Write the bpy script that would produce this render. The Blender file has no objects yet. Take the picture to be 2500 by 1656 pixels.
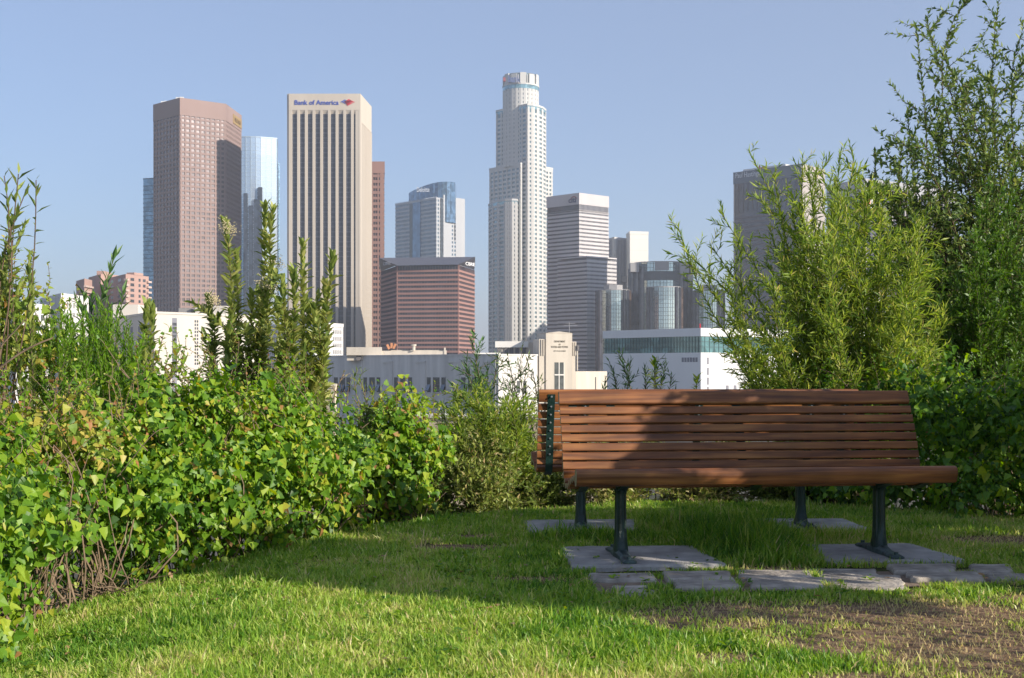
import bpy, math
import numpy as np
from mathutils import Vector, Matrix

# ------------------------------------------------------------------ camera, sky, sun, exposure
H, F, HY, CX = 0.95, 3000.0, 895.0, 1250.0        # eye height (m), focal length, horizon row and centre column (photo px)
SUN_AZ, SUN_EL = 120.0, 22.0                      # clockwise from the view direction, above the horizon
sc = bpy.context.scene
col = sc.collection
cam_d = bpy.data.cameras.new('camera'); cam = bpy.data.objects.new('camera', cam_d); col.objects.link(cam)
cam.location = (0, 0, H); cam.rotation_euler = (math.radians(90), 0, 0)
cam_d.sensor_width = 36; cam_d.lens = F / 2500 * 36; cam_d.shift_y = 67 / 2500
cam_d.clip_start = 0.05; cam_d.clip_end = 30000
sc.camera = cam
w = bpy.data.worlds.new('World'); sc.world = w; w.use_nodes = True
nt = w.node_tree
sky = nt.nodes.new('ShaderNodeTexSky'); sky.sky_type = 'NISHITA'; sky.sun_disc = False
sky.sun_elevation = math.radians(SUN_EL); sky.sun_rotation = math.radians(SUN_AZ)
sky.altitude = 100; sky.air_density = 1.0; sky.dust_density = 0.5; sky.ozone_density = 6.0
bg = nt.nodes['Background']; bg.inputs['Strength'].default_value = 0.061
veil = nt.nodes.new('ShaderNodeVectorMath'); veil.operation = 'ADD'; veil.inputs[1].default_value = (2.2, 2.42, 3.1)   # even milky veil of the summer air
nt.links.new(sky.outputs[0], veil.inputs[0]); nt.links.new(veil.outputs[0], bg.inputs[0])
az, el = math.radians(SUN_AZ), math.radians(SUN_EL)
SV = Vector((math.sin(az) * math.cos(el), math.cos(az) * math.cos(el), math.sin(el)))
sl = bpy.data.lights.new('sun', 'SUN'); sl.energy = 4.9; sl.angle = math.radians(0.5); sl.color = (1.0, 0.91, 0.78)
so = bpy.data.objects.new('sun', sl); col.objects.link(so); so.rotation_euler = SV.to_track_quat('Z', 'Y').to_euler(); so.location = (40, -10, 30)
sc.view_settings.view_transform = 'Standard'; sc.view_settings.look = 'None'
sc.view_settings.exposure = 0.68; sc.view_settings.gamma = 1.0
sc.cycles.max_bounces = 8; sc.cycles.transparent_max_bounces = 8

HAZE = 0.00018
rng = np.random.default_rng(7)

# ------------------------------------------------------------------ helpers
def tag(o, label=None, cat=None, group=None, kind=None):
    if label: o['label'] = label
    if cat: o['category'] = cat
    if group: o['group'] = group
    if kind: o['kind'] = kind
    return o
def empty(name, loc, label=None, cat=None, group=None):
    o = bpy.data.objects.new(name, None); col.objects.link(o); o.location = loc
    o.empty_display_size = 0.2
    return tag(o, label, cat, group)
def mesh_py(name, V, Fc, mat):
    m = bpy.data.meshes.new(name); m.from_pydata([tuple(map(float, v)) for v in V], [], Fc); m.validate(); m.update()
    if mat: m.materials.append(mat)
    return m
def obj(name, m, parent=None, loc=(0, 0, 0), rz=0.0):
    o = bpy.data.objects.new(name, m); col.objects.link(o); o.parent = parent; o.location = loc
    if rz: o.rotation_euler = (0, 0, rz)
    return o
def mesh_tri(name, V, T, mat, attrs=None, smooth=False):
    V = np.ascontiguousarray(V, dtype=np.float32); T = np.ascontiguousarray(T, dtype=np.int32)
    m = bpy.data.meshes.new(name); m.vertices.add(len(V)); m.vertices.foreach_set('co', V.ravel())
    m.loops.add(T.size); m.loops.foreach_set('vertex_index', T.ravel())
    m.polygons.add(len(T)); m.polygons.foreach_set('loop_start', np.arange(0, T.size, T.shape[1], dtype=np.int32))
    m.polygons.foreach_set('loop_total', np.full(len(T), T.shape[1], dtype=np.int32))
    for k, a in (attrs or {}).items():
        at = m.attributes.new(k, 'FLOAT', 'POINT'); at.data.foreach_set('value', np.asarray(a, dtype=np.float32))
    if smooth: m.polygons.foreach_set('use_smooth', np.ones(len(T), dtype=bool))
    m.update(calc_edges=True); m.validate()
    if mat: m.materials.append(mat)
    return m
def box_vf(x0, x1, y0, y1, z0, z1):
    V = [(x0, y0, z0), (x1, y0, z0), (x1, y1, z0), (x0, y1, z0), (x0, y0, z1), (x1, y0, z1), (x1, y1, z1), (x0, y1, z1)]
    return V, [(0, 3, 2, 1), (4, 5, 6, 7), (0, 1, 5, 4), (1, 2, 6, 5), (2, 3, 7, 6), (3, 0, 4, 7)]
def merge(parts):
    V, Fc = [], []
    for v, f in parts:
        n = len(V); V += list(v); Fc += [tuple(i + n for i in q) for q in f]
    return V, Fc
def prism_vf(poly, z0, z1):
    n = len(poly); V = [(x, y, z0) for x, y in poly] + [(x, y, z1) for x, y in poly]
    return V, [tuple(range(n - 1, -1, -1)), tuple(range(n, 2 * n))] + [(i, (i + 1) % n, n + (i + 1) % n, n + i) for i in range(n)]
def offset(poly, t):
    n = len(poly); out = []
    for i in range(n):
        a, b, c = (np.array(poly[j % n], float) for j in (i - 1, i, i + 1))
        d1 = (b - a) / np.linalg.norm(b - a); d2 = (c - b) / np.linalg.norm(c - b)
        n1 = np.array((d1[1], -d1[0])); n2 = np.array((d2[1], -d2[0])); k = n1 + n2
        out.append(tuple(b + k * t / max(0.3, (1 + n1 @ n2))))
    return out
def pt(px, D): return ((px - CX) / F * D, D)
def zp(py, D): return H + (HY - py) / F * D
def W(px, py, D): return np.array(((px - CX) / F * D, D, zp(py, D)))
def vnoise(x, y, s, seed=0):
    r = np.random.default_rng(seed + 11).random((64, 64)); x = np.asarray(x, float) * s + 31.7; y = np.asarray(y, float) * s + 17.3
    xi, yi = np.floor(x).astype(int), np.floor(y).astype(int); fx, fy = x - xi, y - yi
    fx, fy = fx * fx * (3 - 2 * fx), fy * fy * (3 - 2 * fy); g = lambda i, j: r[i % 64, j % 64]
    return (g(xi, yi) * (1 - fx) + g(xi + 1, yi) * fx) * (1 - fy) + (g(xi, yi + 1) * (1 - fx) + g(xi + 1, yi + 1) * fx) * fy

# ------------------------------------------------------------------ materials
MATS = {}
def node_mat(name):
    m = bpy.data.materials.new(name); m.use_nodes = True; t = m.node_tree
    return m, t, t.nodes['Principled BSDF']
def plain(name, c, rough=0.8, metal=0.0, var=0.12, scale=0.25, spec=0.5, bump=0.0, bscale=40.0, streak=False):
    if name in MATS: return MATS[name]
    m, t, b = node_mat(name); tc = t.nodes.new('ShaderNodeTexCoord'); nz = t.nodes.new('ShaderNodeTexNoise')
    nz.inputs['Scale'].default_value = scale; nz.inputs['Detail'].default_value = 5
    if streak:
        mp = t.nodes.new('ShaderNodeMapping'); mp.inputs['Scale'].default_value = (1, 1, 0.12)
        t.links.new(tc.outputs['Object'], mp.inputs[0]); t.links.new(mp.outputs[0], nz.inputs[0])
    else: t.links.new(tc.outputs['Object'], nz.inputs[0])
    mr = t.nodes.new('ShaderNodeMapRange'); mr.inputs[1].default_value = 0.3; mr.inputs[2].default_value = 0.7
    mr.inputs[3].default_value = 1 - var; mr.inputs[4].default_value = 1 + var
    t.links.new(nz.outputs[0], mr.inputs[0])
    mx = t.nodes.new('ShaderNodeVectorMath'); mx.operation = 'SCALE'; mx.inputs[0].default_value = c
    t.links.new(mr.outputs[0], mx.inputs['Scale']); t.links.new(mx.outputs[0], b.inputs['Base Color'])
    b.inputs['Roughness'].default_value = rough; b.inputs['Metallic'].default_value = metal
    b.inputs['Specular IOR Level'].default_value = spec
    if bump:
        n2 = t.nodes.new('ShaderNodeTexNoise'); n2.inputs['Scale'].default_value = bscale; n2.inputs['Detail'].default_value = 6
        t.links.new(tc.outputs['Object'], n2.inputs[0]); bp = t.nodes.new('ShaderNodeBump'); bp.inputs['Strength'].default_value = bump
        bp.inputs['Distance'].default_value = 0.01; t.links.new(n2.outputs[0], bp.inputs['Height']); t.links.new(bp.outputs[0], b.inputs['Normal'])
    MATS[name] = m; return m
def ramp(t, stops):
    r = t.nodes.new('ShaderNodeValToRGB'); e = r.color_ramp.elements
    while len(e) < len(stops): e.new(0.5)
    for i, (p, c) in enumerate(stops): e[i].position = p; e[i].color = (*c, 1)
    return r
def leaf_mat(name, stops, per_object=False, transl=0.3, rough=0.45):
    m, t, b = node_mat(name)
    if per_object:
        oi = t.nodes.new('ShaderNodeObjectInfo'); rg = t.nodes.new('ShaderNodeMapRange'); rg.inputs[3].default_value = .14; rg.inputs[4].default_value = .88
        t.links.new(oi.outputs['Random'], rg.inputs[0]); src = rg.outputs[0]
    else:
        at = t.nodes.new('ShaderNodeAttribute'); at.attribute_name = 'tint'; src = at.outputs['Fac']
    r = ramp(t, stops); t.links.new(src, r.inputs[0]); t.links.new(r.outputs[0], b.inputs['Base Color'])
    b.inputs['Roughness'].default_value = rough; b.inputs['Specular IOR Level'].default_value = 0.35
    tr = t.nodes.new('ShaderNodeBsdfTranslucent'); mx = t.nodes.new('ShaderNodeMixShader'); mx.inputs[0].default_value = transl
    hs = t.nodes.new('ShaderNodeHueSaturation'); hs.inputs['Hue'].default_value = 0.485; hs.inputs['Saturation'].default_value = 1.1; hs.inputs['Value'].default_value = 1.9
    t.links.new(r.outputs[0], hs.inputs['Color']); t.links.new(hs.outputs[0], tr.inputs[0])
    out = t.nodes['Material Output']; t.links.new(b.outputs[0], mx.inputs[1]); t.links.new(tr.outputs[0], mx.inputs[2]); t.links.new(mx.outputs[0], out.inputs[0])
    return m
def leaf_pair(name, stops, **k): return leaf_mat(name, stops, False, **k), leaf_mat(name + '_single', stops, True, **k)

bark = plain('bark', (0.13, 0.085, 0.055), 0.9, var=0.3, scale=20)
twig_m = plain('twig', (0.20, 0.14, 0.09), 0.85, var=0.3, scale=30)
green_stem = plain('green_stem', (0.12, 0.13, 0.04), 0.7, var=0.2, scale=10)

# ------------------------------------------------------------------ ground
EX = [-40, -6, -3, -2.1, -1.92, -1.56, -1.39, -1.22, -.93, -.49, -.05, .93, 1.8, 2.6, 3.2, 4.5, 9, 40]
EY = [-20, 0.5, 3.0, 4.3, 5.3, 5.72, 6.04, 6.52, 6.85, 7.45, 7.88, 8.46, 8.42, 7.95, 7.6, 7.5, 7.5, 7.5]
def beyond(x, y):
    s = y - np.interp(x, EX, EY)
    return np.where(x < -1.0, s * 0.55, s)
def gz(x, y):
    x = np.asarray(x, float); y = np.asarray(y, float); s = np.maximum(0, beyond(x, y) - 0.15)
    z = -(s * s / (s + 1.2)) * 0.36
    z = -14 * np.tanh(-z / 14)
    z = z - 0.13 * np.clip(-x - 1.0, 0, 6) ** 1.15 * np.clip(1.4 - np.maximum(-x - 1.0, 0) / 6, .4, 1)
    near = 0.02 * (vnoise(x, y, 1.1, 3) - 0.5) + 0.008 * (vnoise(x, y, 4, 4) - 0.5)
    return z + near * np.exp(-((np.abs(x) + np.abs(y - 5)) / 30) ** 2)
BL = [(1.35, 4.72, .95, .30), (1.45, 4.25, .62, .48), (1.85, 3.85, .65, .46), (.70, 3.98, .16, .12), (.12, 5.48, .28, .10), (2.75, 6.7, .42, .18),
      (-.25, 6.45, .30, .12), (1.22, 5.74, .26, .10), (-.05, 6.85, .35, .10), (1.1, 3.55, .4, .3), (.75, 4.55, .3, .2), (2.3, 5.0, .4, .12), (2.3, 4.3, .3, .16)]
def dirt(x, y):
    d = np.zeros_like(np.asarray(x, float))
    for cx, cy, rx, ry in BL:
        r = ((x - cx) / rx) ** 2 + ((y - cy) / ry) ** 2; d = np.maximum(d, np.clip(1.35 - r, 0, 1))
    n = vnoise(x, y, 5, 21) * .6 + vnoise(x, y, 13, 22) * .4
    return np.clip(d * (0.55 + 1.1 * n) - 0.12, 0, 1)
def graded(a, b, st, far, k=1.25):
    c = list(np.arange(a, b + 1e-6, st)); s = st
    while c[-1] < far[1]: s *= k; c.append(c[-1] + s)
    s = st; lo = [a]
    while lo[-1] > far[0]: s *= k; lo.append(lo[-1] - s)
    return np.array(lo[:0:-1] + c)
gx = graded(-4, 5.5, 0.05, (-7000, 7000)); gy = graded(2.8, 10.5, 0.05, (-600, 9000))
GX, GY = np.meshgrid(gx, gy); GZ = gz(GX, GY)
nx, ny = len(gx), len(gy); ii = np.arange(nx * ny).reshape(ny, nx)
Q = np.stack([ii[:-1, :-1], ii[:-1, 1:], ii[1:, 1:], ii[1:, :-1]], -1).reshape(-1, 4)
gm, t, b = node_mat('lawn_soil')
at = t.nodes.new('ShaderNodeAttribute'); at.attribute_name = 'dirt'; fa = t.nodes.new('ShaderNodeAttribute'); fa.attribute_name = 'far'
tc = t.nodes.new('ShaderNodeTexCoord'); n1 = t.nodes.new('ShaderNodeTexNoise'); n1.inputs['Scale'].default_value = 35; n1.inputs['Detail'].default_value = 8
t.links.new(tc.outputs['Object'], n1.inputs[0])
r1 = ramp(t, [(0.3, (0.035, 0.045, 0.014)), (0.55, (0.07, 0.08, 0.025)), (0.75, (0.14, 0.12, 0.05))]); r2 = ramp(t, [(0.3, (0.11, 0.065, 0.04)), (0.5, (0.21, 0.135, 0.085)), (0.7, (0.33, 0.225, 0.14))])
t.links.new(n1.outputs[0], r1.inputs[0]); t.links.new(n1.outputs[0], r2.inputs[0])
m1 = t.nodes.new('ShaderNodeMix'); m1.data_type = 'RGBA'; t.links.new(at.outputs['Fac'], m1.inputs[0]); t.links.new(r1.outputs[0], m1.inputs[6]); t.links.new(r2.outputs[0], m1.inputs[7])
m2 = t.nodes.new('ShaderNodeMix'); m2.data_type = 'RGBA'; t.links.new(fa.outputs['Fac'], m2.inputs[0]); t.links.new(m1.outputs[2], m2.inputs[6])
n3 = t.nodes.new('ShaderNodeTexNoise'); n3.inputs['Scale'].default_value = 0.03; n3.inputs['Detail'].default_value = 6; t.links.new(tc.outputs['Object'], n3.inputs[0])
r3 = ramp(t, [(0.35, (0.05, 0.06, 0.03)), (0.5, (0.12, 0.11, 0.09)), (0.65, (0.2, 0.19, 0.17))]); t.links.new(n3.outputs[0], r3.inputs[0]); t.links.new(r3.outputs[0], m2.inputs[7])
t.links.new(m2.outputs[2], b.inputs['Base Color']); b.inputs['Roughness'].default_value = 0.95; b.inputs['Specular IOR Level'].default_value = 0.1
bp = t.nodes.new('ShaderNodeBump'); bp.inputs['Strength'].default_value = 0.8; bp.inputs['Distance'].default_value = 0.012; t.links.new(n1.outputs[0], bp.inputs['Height']); t.links.new(bp.outputs[0], b.inputs['Normal'])
far = np.clip((np.hypot(GX, GY) - 25) / 40, 0, 1)
tag(obj('ground', mesh_tri('ground', np.stack([GX, GY, GZ], -1).reshape(-1, 3), Q, gm, {'dirt': dirt(GX, GY).ravel(), 'far': far.ravel()}, True)), kind='structure')

# ------------------------------------------------------------------ buildings
GB = -14.5
def concrete(n, c, **k): return plain(n, c, 0.85, var=k.pop('var', 0.07), scale=k.pop('scale', 0.06), spec=0.25, streak=True, **k)
def glass(n, c, metal=0.0, rough=0.12, var=0.35, scale=0.28, spec=0.6):
    new = n not in MATS; m = plain(n, c, rough, metal, var, scale, spec)
    if new:                                            # panes differ from one another: blinds, tint
        t = m.node_tree; nz = [x for x in t.nodes if x.type == 'TEX_NOISE'][0]; vo = t.nodes.new('ShaderNodeTexVoronoi'); vo.inputs['Scale'].default_value = scale
        t.links.new(nz.inputs[0].links[0].from_socket, vo.inputs[0]); sp = t.nodes.new('ShaderNodeSeparateColor'); t.links.new(vo.outputs['Color'], sp.inputs[0])
        mr = [x for x in t.nodes if x.type == 'MAP_RANGE'][0]; mr.inputs[1].default_value = 0; mr.inputs[2].default_value = 1; t.links.new(sp.outputs[0], mr.inputs[0])
    return m
class Bld:
    def __init__(s, name, label, at, cat='building', group=None):
        s.o = np.array((at[0], at[1], GB)); s.root = empty(name, tuple(s.o), label, cat, group)
    def add(s, name, vf, mat, parent=None, kind=None, label=None):
        V = np.array(vf[0], float) - s.o
        o = obj(name, mesh_py(name, V, vf[1], mat), parent or s.root)
        if kind: o['kind'] = kind
        if label: o['label'] = label
        return o
    def prism(s, name, poly, z0, z1, mat, **k): return s.add(name, prism_vf(poly, z0, z1), mat, **k)
    def rings(s, name, poly, t, zs, h, mat):           # one slab edge per storey, shared mesh
        c = np.mean(poly, axis=0); p = offset([(x - s.o[0], y - s.o[1]) for x, y in poly], t)
        m = mesh_py(name, *prism_vf(p, 0, h), mat)
        for z in zs: obj(name, m, s.root, (0, 0, z - s.o[2]))
    def piers(s, name, poly, t, z0, z1, edges, bay, wd, mat, ends=True, dep=0.6, counts=None):
        m = mesh_py(name, *box_vf(-wd / 2, wd / 2, -t, dep, 0, z1 - z0), mat); n = len(poly)
        for k, e in enumerate(edges):
            a, c = np.array(poly[e]), np.array(poly[(e + 1) % n]); L = np.linalg.norm(c - a); d = (c - a) / L
            nb = counts[k] if counts else max(1, round(L / bay)); rz = math.atan2(d[1], d[0])
            for i in range(0 if ends else 1, nb + (1 if ends else 0)):
                f = min(max(i * L / nb, wd / 2), L - wd / 2); p = a + d * f
                obj(name, m, s.root, (p[0] - s.o[0], p[1] - s.o[1], z0 - s.o[2]), rz)
class Face:
    """vertical wall plane between two points on the ground; u runs along it, n points out of it"""
    def __init__(s, P0, P1): s.a = np.array(P0, float); s.b = np.array(P1, float); s.L = np.linalg.norm(s.b - s.a); s.d = (s.b - s.a) / s.L; s.n = np.array((s.d[1], -s.d[0])); s.rz = math.atan2(s.d[1], s.d[0])
    def u(s, px):
        k = (px - CX) / F; return (k * s.a[1] - s.a[0]) / (s.d[0] - k * s.d[1])
    def D(s, u): return s.a[1] + s.d[1] * u
    def z(s, px, py): return zp(py, s.D(s.u(px)))
    def box(s, u0, u1, z0, z1, n0, n1):
        V, f = box_vf(u0, u1, -n1, -n0, z0, z1)
        return [(*(s.a + s.d * x - s.n * y), z) for x, y, z in V], f
    def at(s, u, z, n=0.0): p = s.a + s.d * u + s.n * n; return (p[0], p[1], z)
def txt(body, size, mat, parent, loc, rz, name='lettering', bold=0.0, ext=0.05, width=None, align='LEFT', tilt=math.radians(90)):
    c = bpy.data.curves.new('t', 'FONT'); c.body = body; c.size = size; c.extrude = ext; c.offset = bold; c.align_x = align; c.resolution_u = 3
    o = bpy.data.objects.new('t', c); col.objects.link(o); bpy.context.view_layer.update()
    m = bpy.data.meshes.new_from_object(o.evaluated_get(bpy.context.evaluated_depsgraph_get())); bpy.data.objects.remove(o); bpy.data.curves.remove(c)
    m.name = name; m.materials.clear(); m.materials.append(mat)
    o = obj(name, m, parent, loc); o.rotation_euler = (tilt, 0, rz)
    if width:
        xs = [v.co.x for v in m.vertices]; k = width / (max(xs) - min(xs)); o.scale = (k, 1, 1)
    return o
def para(pL, pC, pR): return [pL, pC, pR, (pL[0] + pR[0] - pC[0], pL[1] + pR[1] - pC[1])]
def floors(z0, z1, h): return [z0 + i * h for i in range(int((z1 - z0) / h) + 1)]
dark_roof = concrete('roof_gravel', (0.25, 0.24, 0.23))

# --- pink granite tower
g1 = concrete('pink_granite', (0.29, 0.205, 0.185)); g1g = glass('pink_tower_glass', (0.19, 0.16, 0.16), 0.4, 0.2, .3, .2)
D = 1000.0
P = [pt(376, D * 1.0266), pt(440, D), pt(550, D * 1.0234), pt(588, D * 1.07), pt(560, D * 1.12), pt(430, D * 1.10)]
zt = zp(239, D); B = Bld('pink_tower', 'tall angular pink granite tower with small square windows and a long shadow on it', P[1], 'skyscraper')
B.prism('window_glass', P, GB, zt - 9, g1g)
zs = floors(GB, zt - 14, 3.95)
B.rings('spandrel', P, 0.45, zs, 1.75, g1)
B.piers('pier', P, 0.6, GB, zt - 10, [0, 1, 2], 4.0, 1.25, g1, counts=[8, 9, 13])
B.prism('parapet', offset(P, 0.7), zt - 14, zt, g1); B.prism('roof_deck', offset(P, -1.5), zt, zt + 0.3, dark_roof)
f = Face(P[2], P[3]); gold = plain('sign_gold', (0.32, 0.21, 0.07), 0.5)
sg = B.add('sign', f.box(20, f.L - 1, zt - 12, zt - 4.2, 0.7, 1.2), gold)
txt('WELLS FARGO', 5, plain('sign_brown', (0.12, 0.07, 0.03)), sg, np.array(f.at(23, zt - 10, 1.3)) - B.o, f.rz, width=f.L - 28)
white_m = plain('roof_equipment_white', (0.7, 0.7, 0.68))
for i in range(7):
    p = np.array(P[0]) * (1 - i / 7) + np.array(P[1]) * i / 7 + np.array((1.5, 4))
    B.add('roof_equipment', box_vf(p[0], p[0] + 3, p[1], p[1] + 1.5, zt + .3, zt + 1.5 + (i * 7 % 4) * .5), white_m)

# --- blue slab behind the pink tower
bg1 = glass('blue_slab_glass', (0.20, 0.33, 0.43), 0.5, 0.2); bgl = plain('blue_slab_line', (0.12, 0.20, 0.27))
D = 1150.0; P = [pt(350, D), pt(420, D * .99), pt(430, D * 1.05), pt(355, D * 1.05)]; zt = zp(438, D)
B = Bld('blue_glass_slab', 'narrow blue glass slab tower peeking out behind the pink tower', P[0], 'skyscraper')
B.prism('glass_wall', P, GB, zt, bg1); B.rings('floor_line', P, 0.25, floors(GB, zt - 3, 4.0), 0.55, bgl)
B.prism('roof_deck', offset(P, .3), zt, zt + .8, bgl)

# --- curved mirror-glass tower
mg = glass('mirror_glass', (0.62, 0.72, 0.80), 0.75, 0.22, 0.06, 0.05); mgl = plain('mirror_tower_line', (0.42, 0.5, 0.57), 0.4, 0.3)
mgd = glass('mirror_reflection_dark', (0.05, 0.065, 0.09), 0.2, 0.1)
D = 1280.0; c = pt(612, D + 30)
P = [pt(575, D + 45)] + [(c[0] + 25 * math.sin(a) + 3, c[1] - 22 * math.cos(a)) for a in np.linspace(-1.0, 0.5, 8)] + [pt(676, D + 18), pt(678, D + 60), pt(580, D + 70)]
zt = zp(336, D + 10); B = Bld('mirror_glass_tower', 'pale blue mirror glass tower with a rounded corner behind the pink tower', P[0], 'skyscraper')
B.prism('glass_wall', P, GB, zt, mg); B.rings('floor_line', P, 0.2, floors(GB, zt - 3, 3.9), 0.35, mgl)
B.piers('mullion', P, 0.3, GB, zt, list(range(1, 9)), 5.5, 0.4, mgl, dep=.3)
for dx, hh in ((0, zp(470, D)), (5.5, zp(500, D)), (11, zp(485, D)), (15.5, zp(455, D))):
    x0 = pt(591, D)[0] + dx; B.add('painted_reflection', box_vf(x0, x0 + 4.2, D + 6.2, D + 20, GB, hh), mgd)  # dark reflections in the mirror wall, put in as dark coloured boxes
P2 = [pt(674, D + 50), pt(683, D + 45), pt(683, D + 80), pt(672, D + 80)]
B.prism('side_wing', P2, GB, zp(398, D + 50), mg); B.prism('roof_deck', offset(P, .4), zt, zt + 1, mgl)

# --- bank tower with vertical columns
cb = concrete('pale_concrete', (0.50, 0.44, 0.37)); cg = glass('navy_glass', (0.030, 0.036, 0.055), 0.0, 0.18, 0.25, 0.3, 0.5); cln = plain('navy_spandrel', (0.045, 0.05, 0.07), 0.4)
D = 980.0; fl = pt(705, D); fr = pt(880, D); P = [fl, fr, pt(907, D * 1.05), (pt(907, D * 1.05)[0] - 60, D * 1.055)]
zt = zp(229, D); B = Bld('bank_tower', 'pale concrete bank tower with nine dark window strips and blue lettering on top', fl, 'skyscraper')
f = Face(fl, fr); zs0 = zp(278, D)
core = [tuple(f.at(0.6, 0, -1.6)[:2]), tuple(f.at(f.L - .6, 0, -1.6)[:2]), (P[2][0] - 1.5, P[2][1]), (P[3][0] + 1, P[3][1] - 1)]
B.prism('window_glass', core, GB, zt - 12, cg)
pitch = 18.77 / F * D; u0 = f.u(713.0); DW = 4.05
zl = floors(GB, zs0 - 2, 3.95)
for i in range(9):
    a = u0 + i * pitch
    e = a - (pitch - DW) if i else 0
    B.add('column', f.box(e, a, GB, zs0 + 3, -1.8, 0.0), cb)
    V = [f.at(a, zs0, -1.5), f.at(a + DW, zs0, -1.5), f.at(a + DW, zs0 + 3.0, -.02), f.at(a, zs0 + 3.0, -.02), f.at(a, zs0 + 3.0, -1.5), f.at(a + DW, zs0 + 3.0, -1.5)]
    B.add('window_hood', (V, [(0, 1, 2, 3), (4, 3, 2, 5), (0, 3, 4), (1, 5, 2), (0, 4, 5, 1)]), cb)
B.add('spandrel_stack', merge([f.box(u0 + i * pitch, u0 + i * pitch + DW, z, z + 1.1, -1.7, -1.45) for z in zl for i in range(9)]), cln, kind='stuff')
B.add('column', f.box(u0 + 8 * pitch + DW, f.L, GB, zs0 + 3, -1.8, 0.0), cb)
B.add('crown', f.box(0, f.L, zs0 + 3.0, zt, -6, 0.06), cb)
f2 = Face(fr, P[2])
B.add('crown', f2.box(0.0, f2.L, zs0 - 6, zt, -4, 0.05), cb); B.add('corner_column', f2.box(0, 5, GB, zs0 - 6, -4, 0.05), cb)
for i in range(14):
    B.add('side_column', f2.box(6.5 + i * 3.3, 8.3 + i * 3.3, GB, zs0 - 6, -1.5, 0.0), cb)
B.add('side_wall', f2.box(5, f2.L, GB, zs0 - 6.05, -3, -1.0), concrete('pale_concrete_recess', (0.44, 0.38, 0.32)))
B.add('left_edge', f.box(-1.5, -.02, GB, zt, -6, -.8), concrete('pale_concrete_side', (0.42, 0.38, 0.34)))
B.prism('roof_deck', P, zt - 2.0, zt - .5, dark_roof)
blue_s = plain('sign_blue', (0.02, 0.06, 0.38), 0.5, var=.03); red_s = plain('sign_red', (0.55, 0.02, 0.045), 0.5, var=.03)
loc = np.array(f.at(f.u(718.5), zp(256, D), .3)) - B.o
sg = obj('sign', mesh_py('sign', *box_vf(0, .1, .05, .2, 0, .1), cb), B.root, tuple(loc), f.rz)
txt('Bank of America', 5.2, blue_s, sg, (0, 0, 0), 0, bold=.06, ext=.12, width=(826 - 718.5) / F * D)
S = F / D * 1.0                           # logo drawn in photo pixels about its centre
def quadstrip(pts, m, nm):
    V = [((x - 718.5) / S, -.15, (256 - y) / S) for x, y in pts] + [((x - 718.5) / S, .05, (256 - y) / S) for x, y in pts]; n = len(pts)
    obj(nm, mesh_py(nm, V, [tuple(range(n))[::-1], tuple(range(n, 2 * n))] + [(i, (i + 1) % n, n + (i + 1) % n, n + i) for i in range(n)], m), sg)
for k in range(3):
    o = k * 3.9; quadstrip([(832 + o, 249.0 + o * .42), (842 + o * .9, 243.5 + o * .5), (845.2 + o * .9, 244.8 + o * .5), (834.4 + o, 250.4 + o * .42)], blue_s, 'logo_stripe')
for k in range(4):
    o = k * 3.0; quadstrip([(840.5 + o * .7 - (3 - k) * .2, 253.5 + o * .63 - 4.6), (852 + o * .8, 247.2 - 5.0 + o * 1.0 + k * .4), (857 + o * 1.0, 245.5 + k * 1.0), (859.2 + o * 1.1 - k, 246.8 + k * 1.0), (846 + o * .5, 252.3 + k * 2.2 - 1), (843.5 + o * .6, 254.2 + k * 2.2 - 2)], red_s, 'logo_stripe')

# --- brown tower beside it
br = concrete('brown_granite', (0.30, 0.165, 0.13)); brg = glass('brown_tower_glass', (0.05, 0.045, 0.05), 0, .2)
D = 1150.0; P = [pt(896, D), pt(937, D), pt(936, D * 1.04), pt(890, D * 1.04)]; zt = zp(395, D)
B = Bld('brown_tower', 'slim brown granite tower with paired dark windows beside the bank tower', P[0], 'skyscraper')
B.prism('window_glass', P, GB, zt - 5, brg); B.rings('spandrel', P, .6, floors(GB, zt - 14, 5.2), 2.6, br)
B.piers('pier', P, .75, GB, zt - 10, [0], 5.3, 1.3, br, counts=[3]); f = Face(P[0], P[1])
B.add('corner_pier', f.box(f.L - 3.4, f.L, GB, zt - 10, -2, .85), br)
for k in range(3): B.add('mullion', f.box(f.L * (k + .5) / 3 - .2, f.L * (k + .5) / 3 + .2, GB, zt - 12, -.3, .3), br)
B.prism('parapet', offset(P, .9), zt - 11, zt, br)

# --- red banded block with sloped dark crown
rb = concrete('red_granite', (0.31, 0.17, 0.145)); rg = glass('red_block_glass', (0.05, 0.05, 0.06), .1, .15); sl_m = plain('slate_crown', (0.085, 0.085, 0.105), .45, scale=.4); bdk = concrete('dark_granite', (0.16, 0.11, 0.12))
D = 850.0; P = [pt(930, D * 1.07), pt(969, D * 1.01), pt(1118, D), pt(1158, D * 1.055), pt(1150, D * 1.12), pt(935, D * 1.12)]
zb, zt = zp(647, D), zp(622, D); B = Bld('red_banded_block', 'broad red granite office block with dark window bands and sloping slate crown', P[1], 'building')
B.prism('window_glass', P, GB, zb, rg); B.rings('spandrel', P, .5, floors(GB, zb - 2, 3.12), 1.45, rb)
B.piers('mullion', P, .25, GB, zb, [0, 1, 2], 2.0, .22, bdk, dep=.3)
B.add('corner_pier', Face(P[1], P[2]).box(0, .8, GB, zb, -1, .7), rb); B.add('corner_pier', Face(P[2], P[3]).box(0, .9, GB, zb, -1, .72), rb)
hw = [pt(925, D * 1.03), pt(1160, D * 1.02), pt(1160, D * 1.1), pt(925, D * 1.1)]
lo = [pt(969, D * 1.005), pt(1118, D * .997)]
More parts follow.
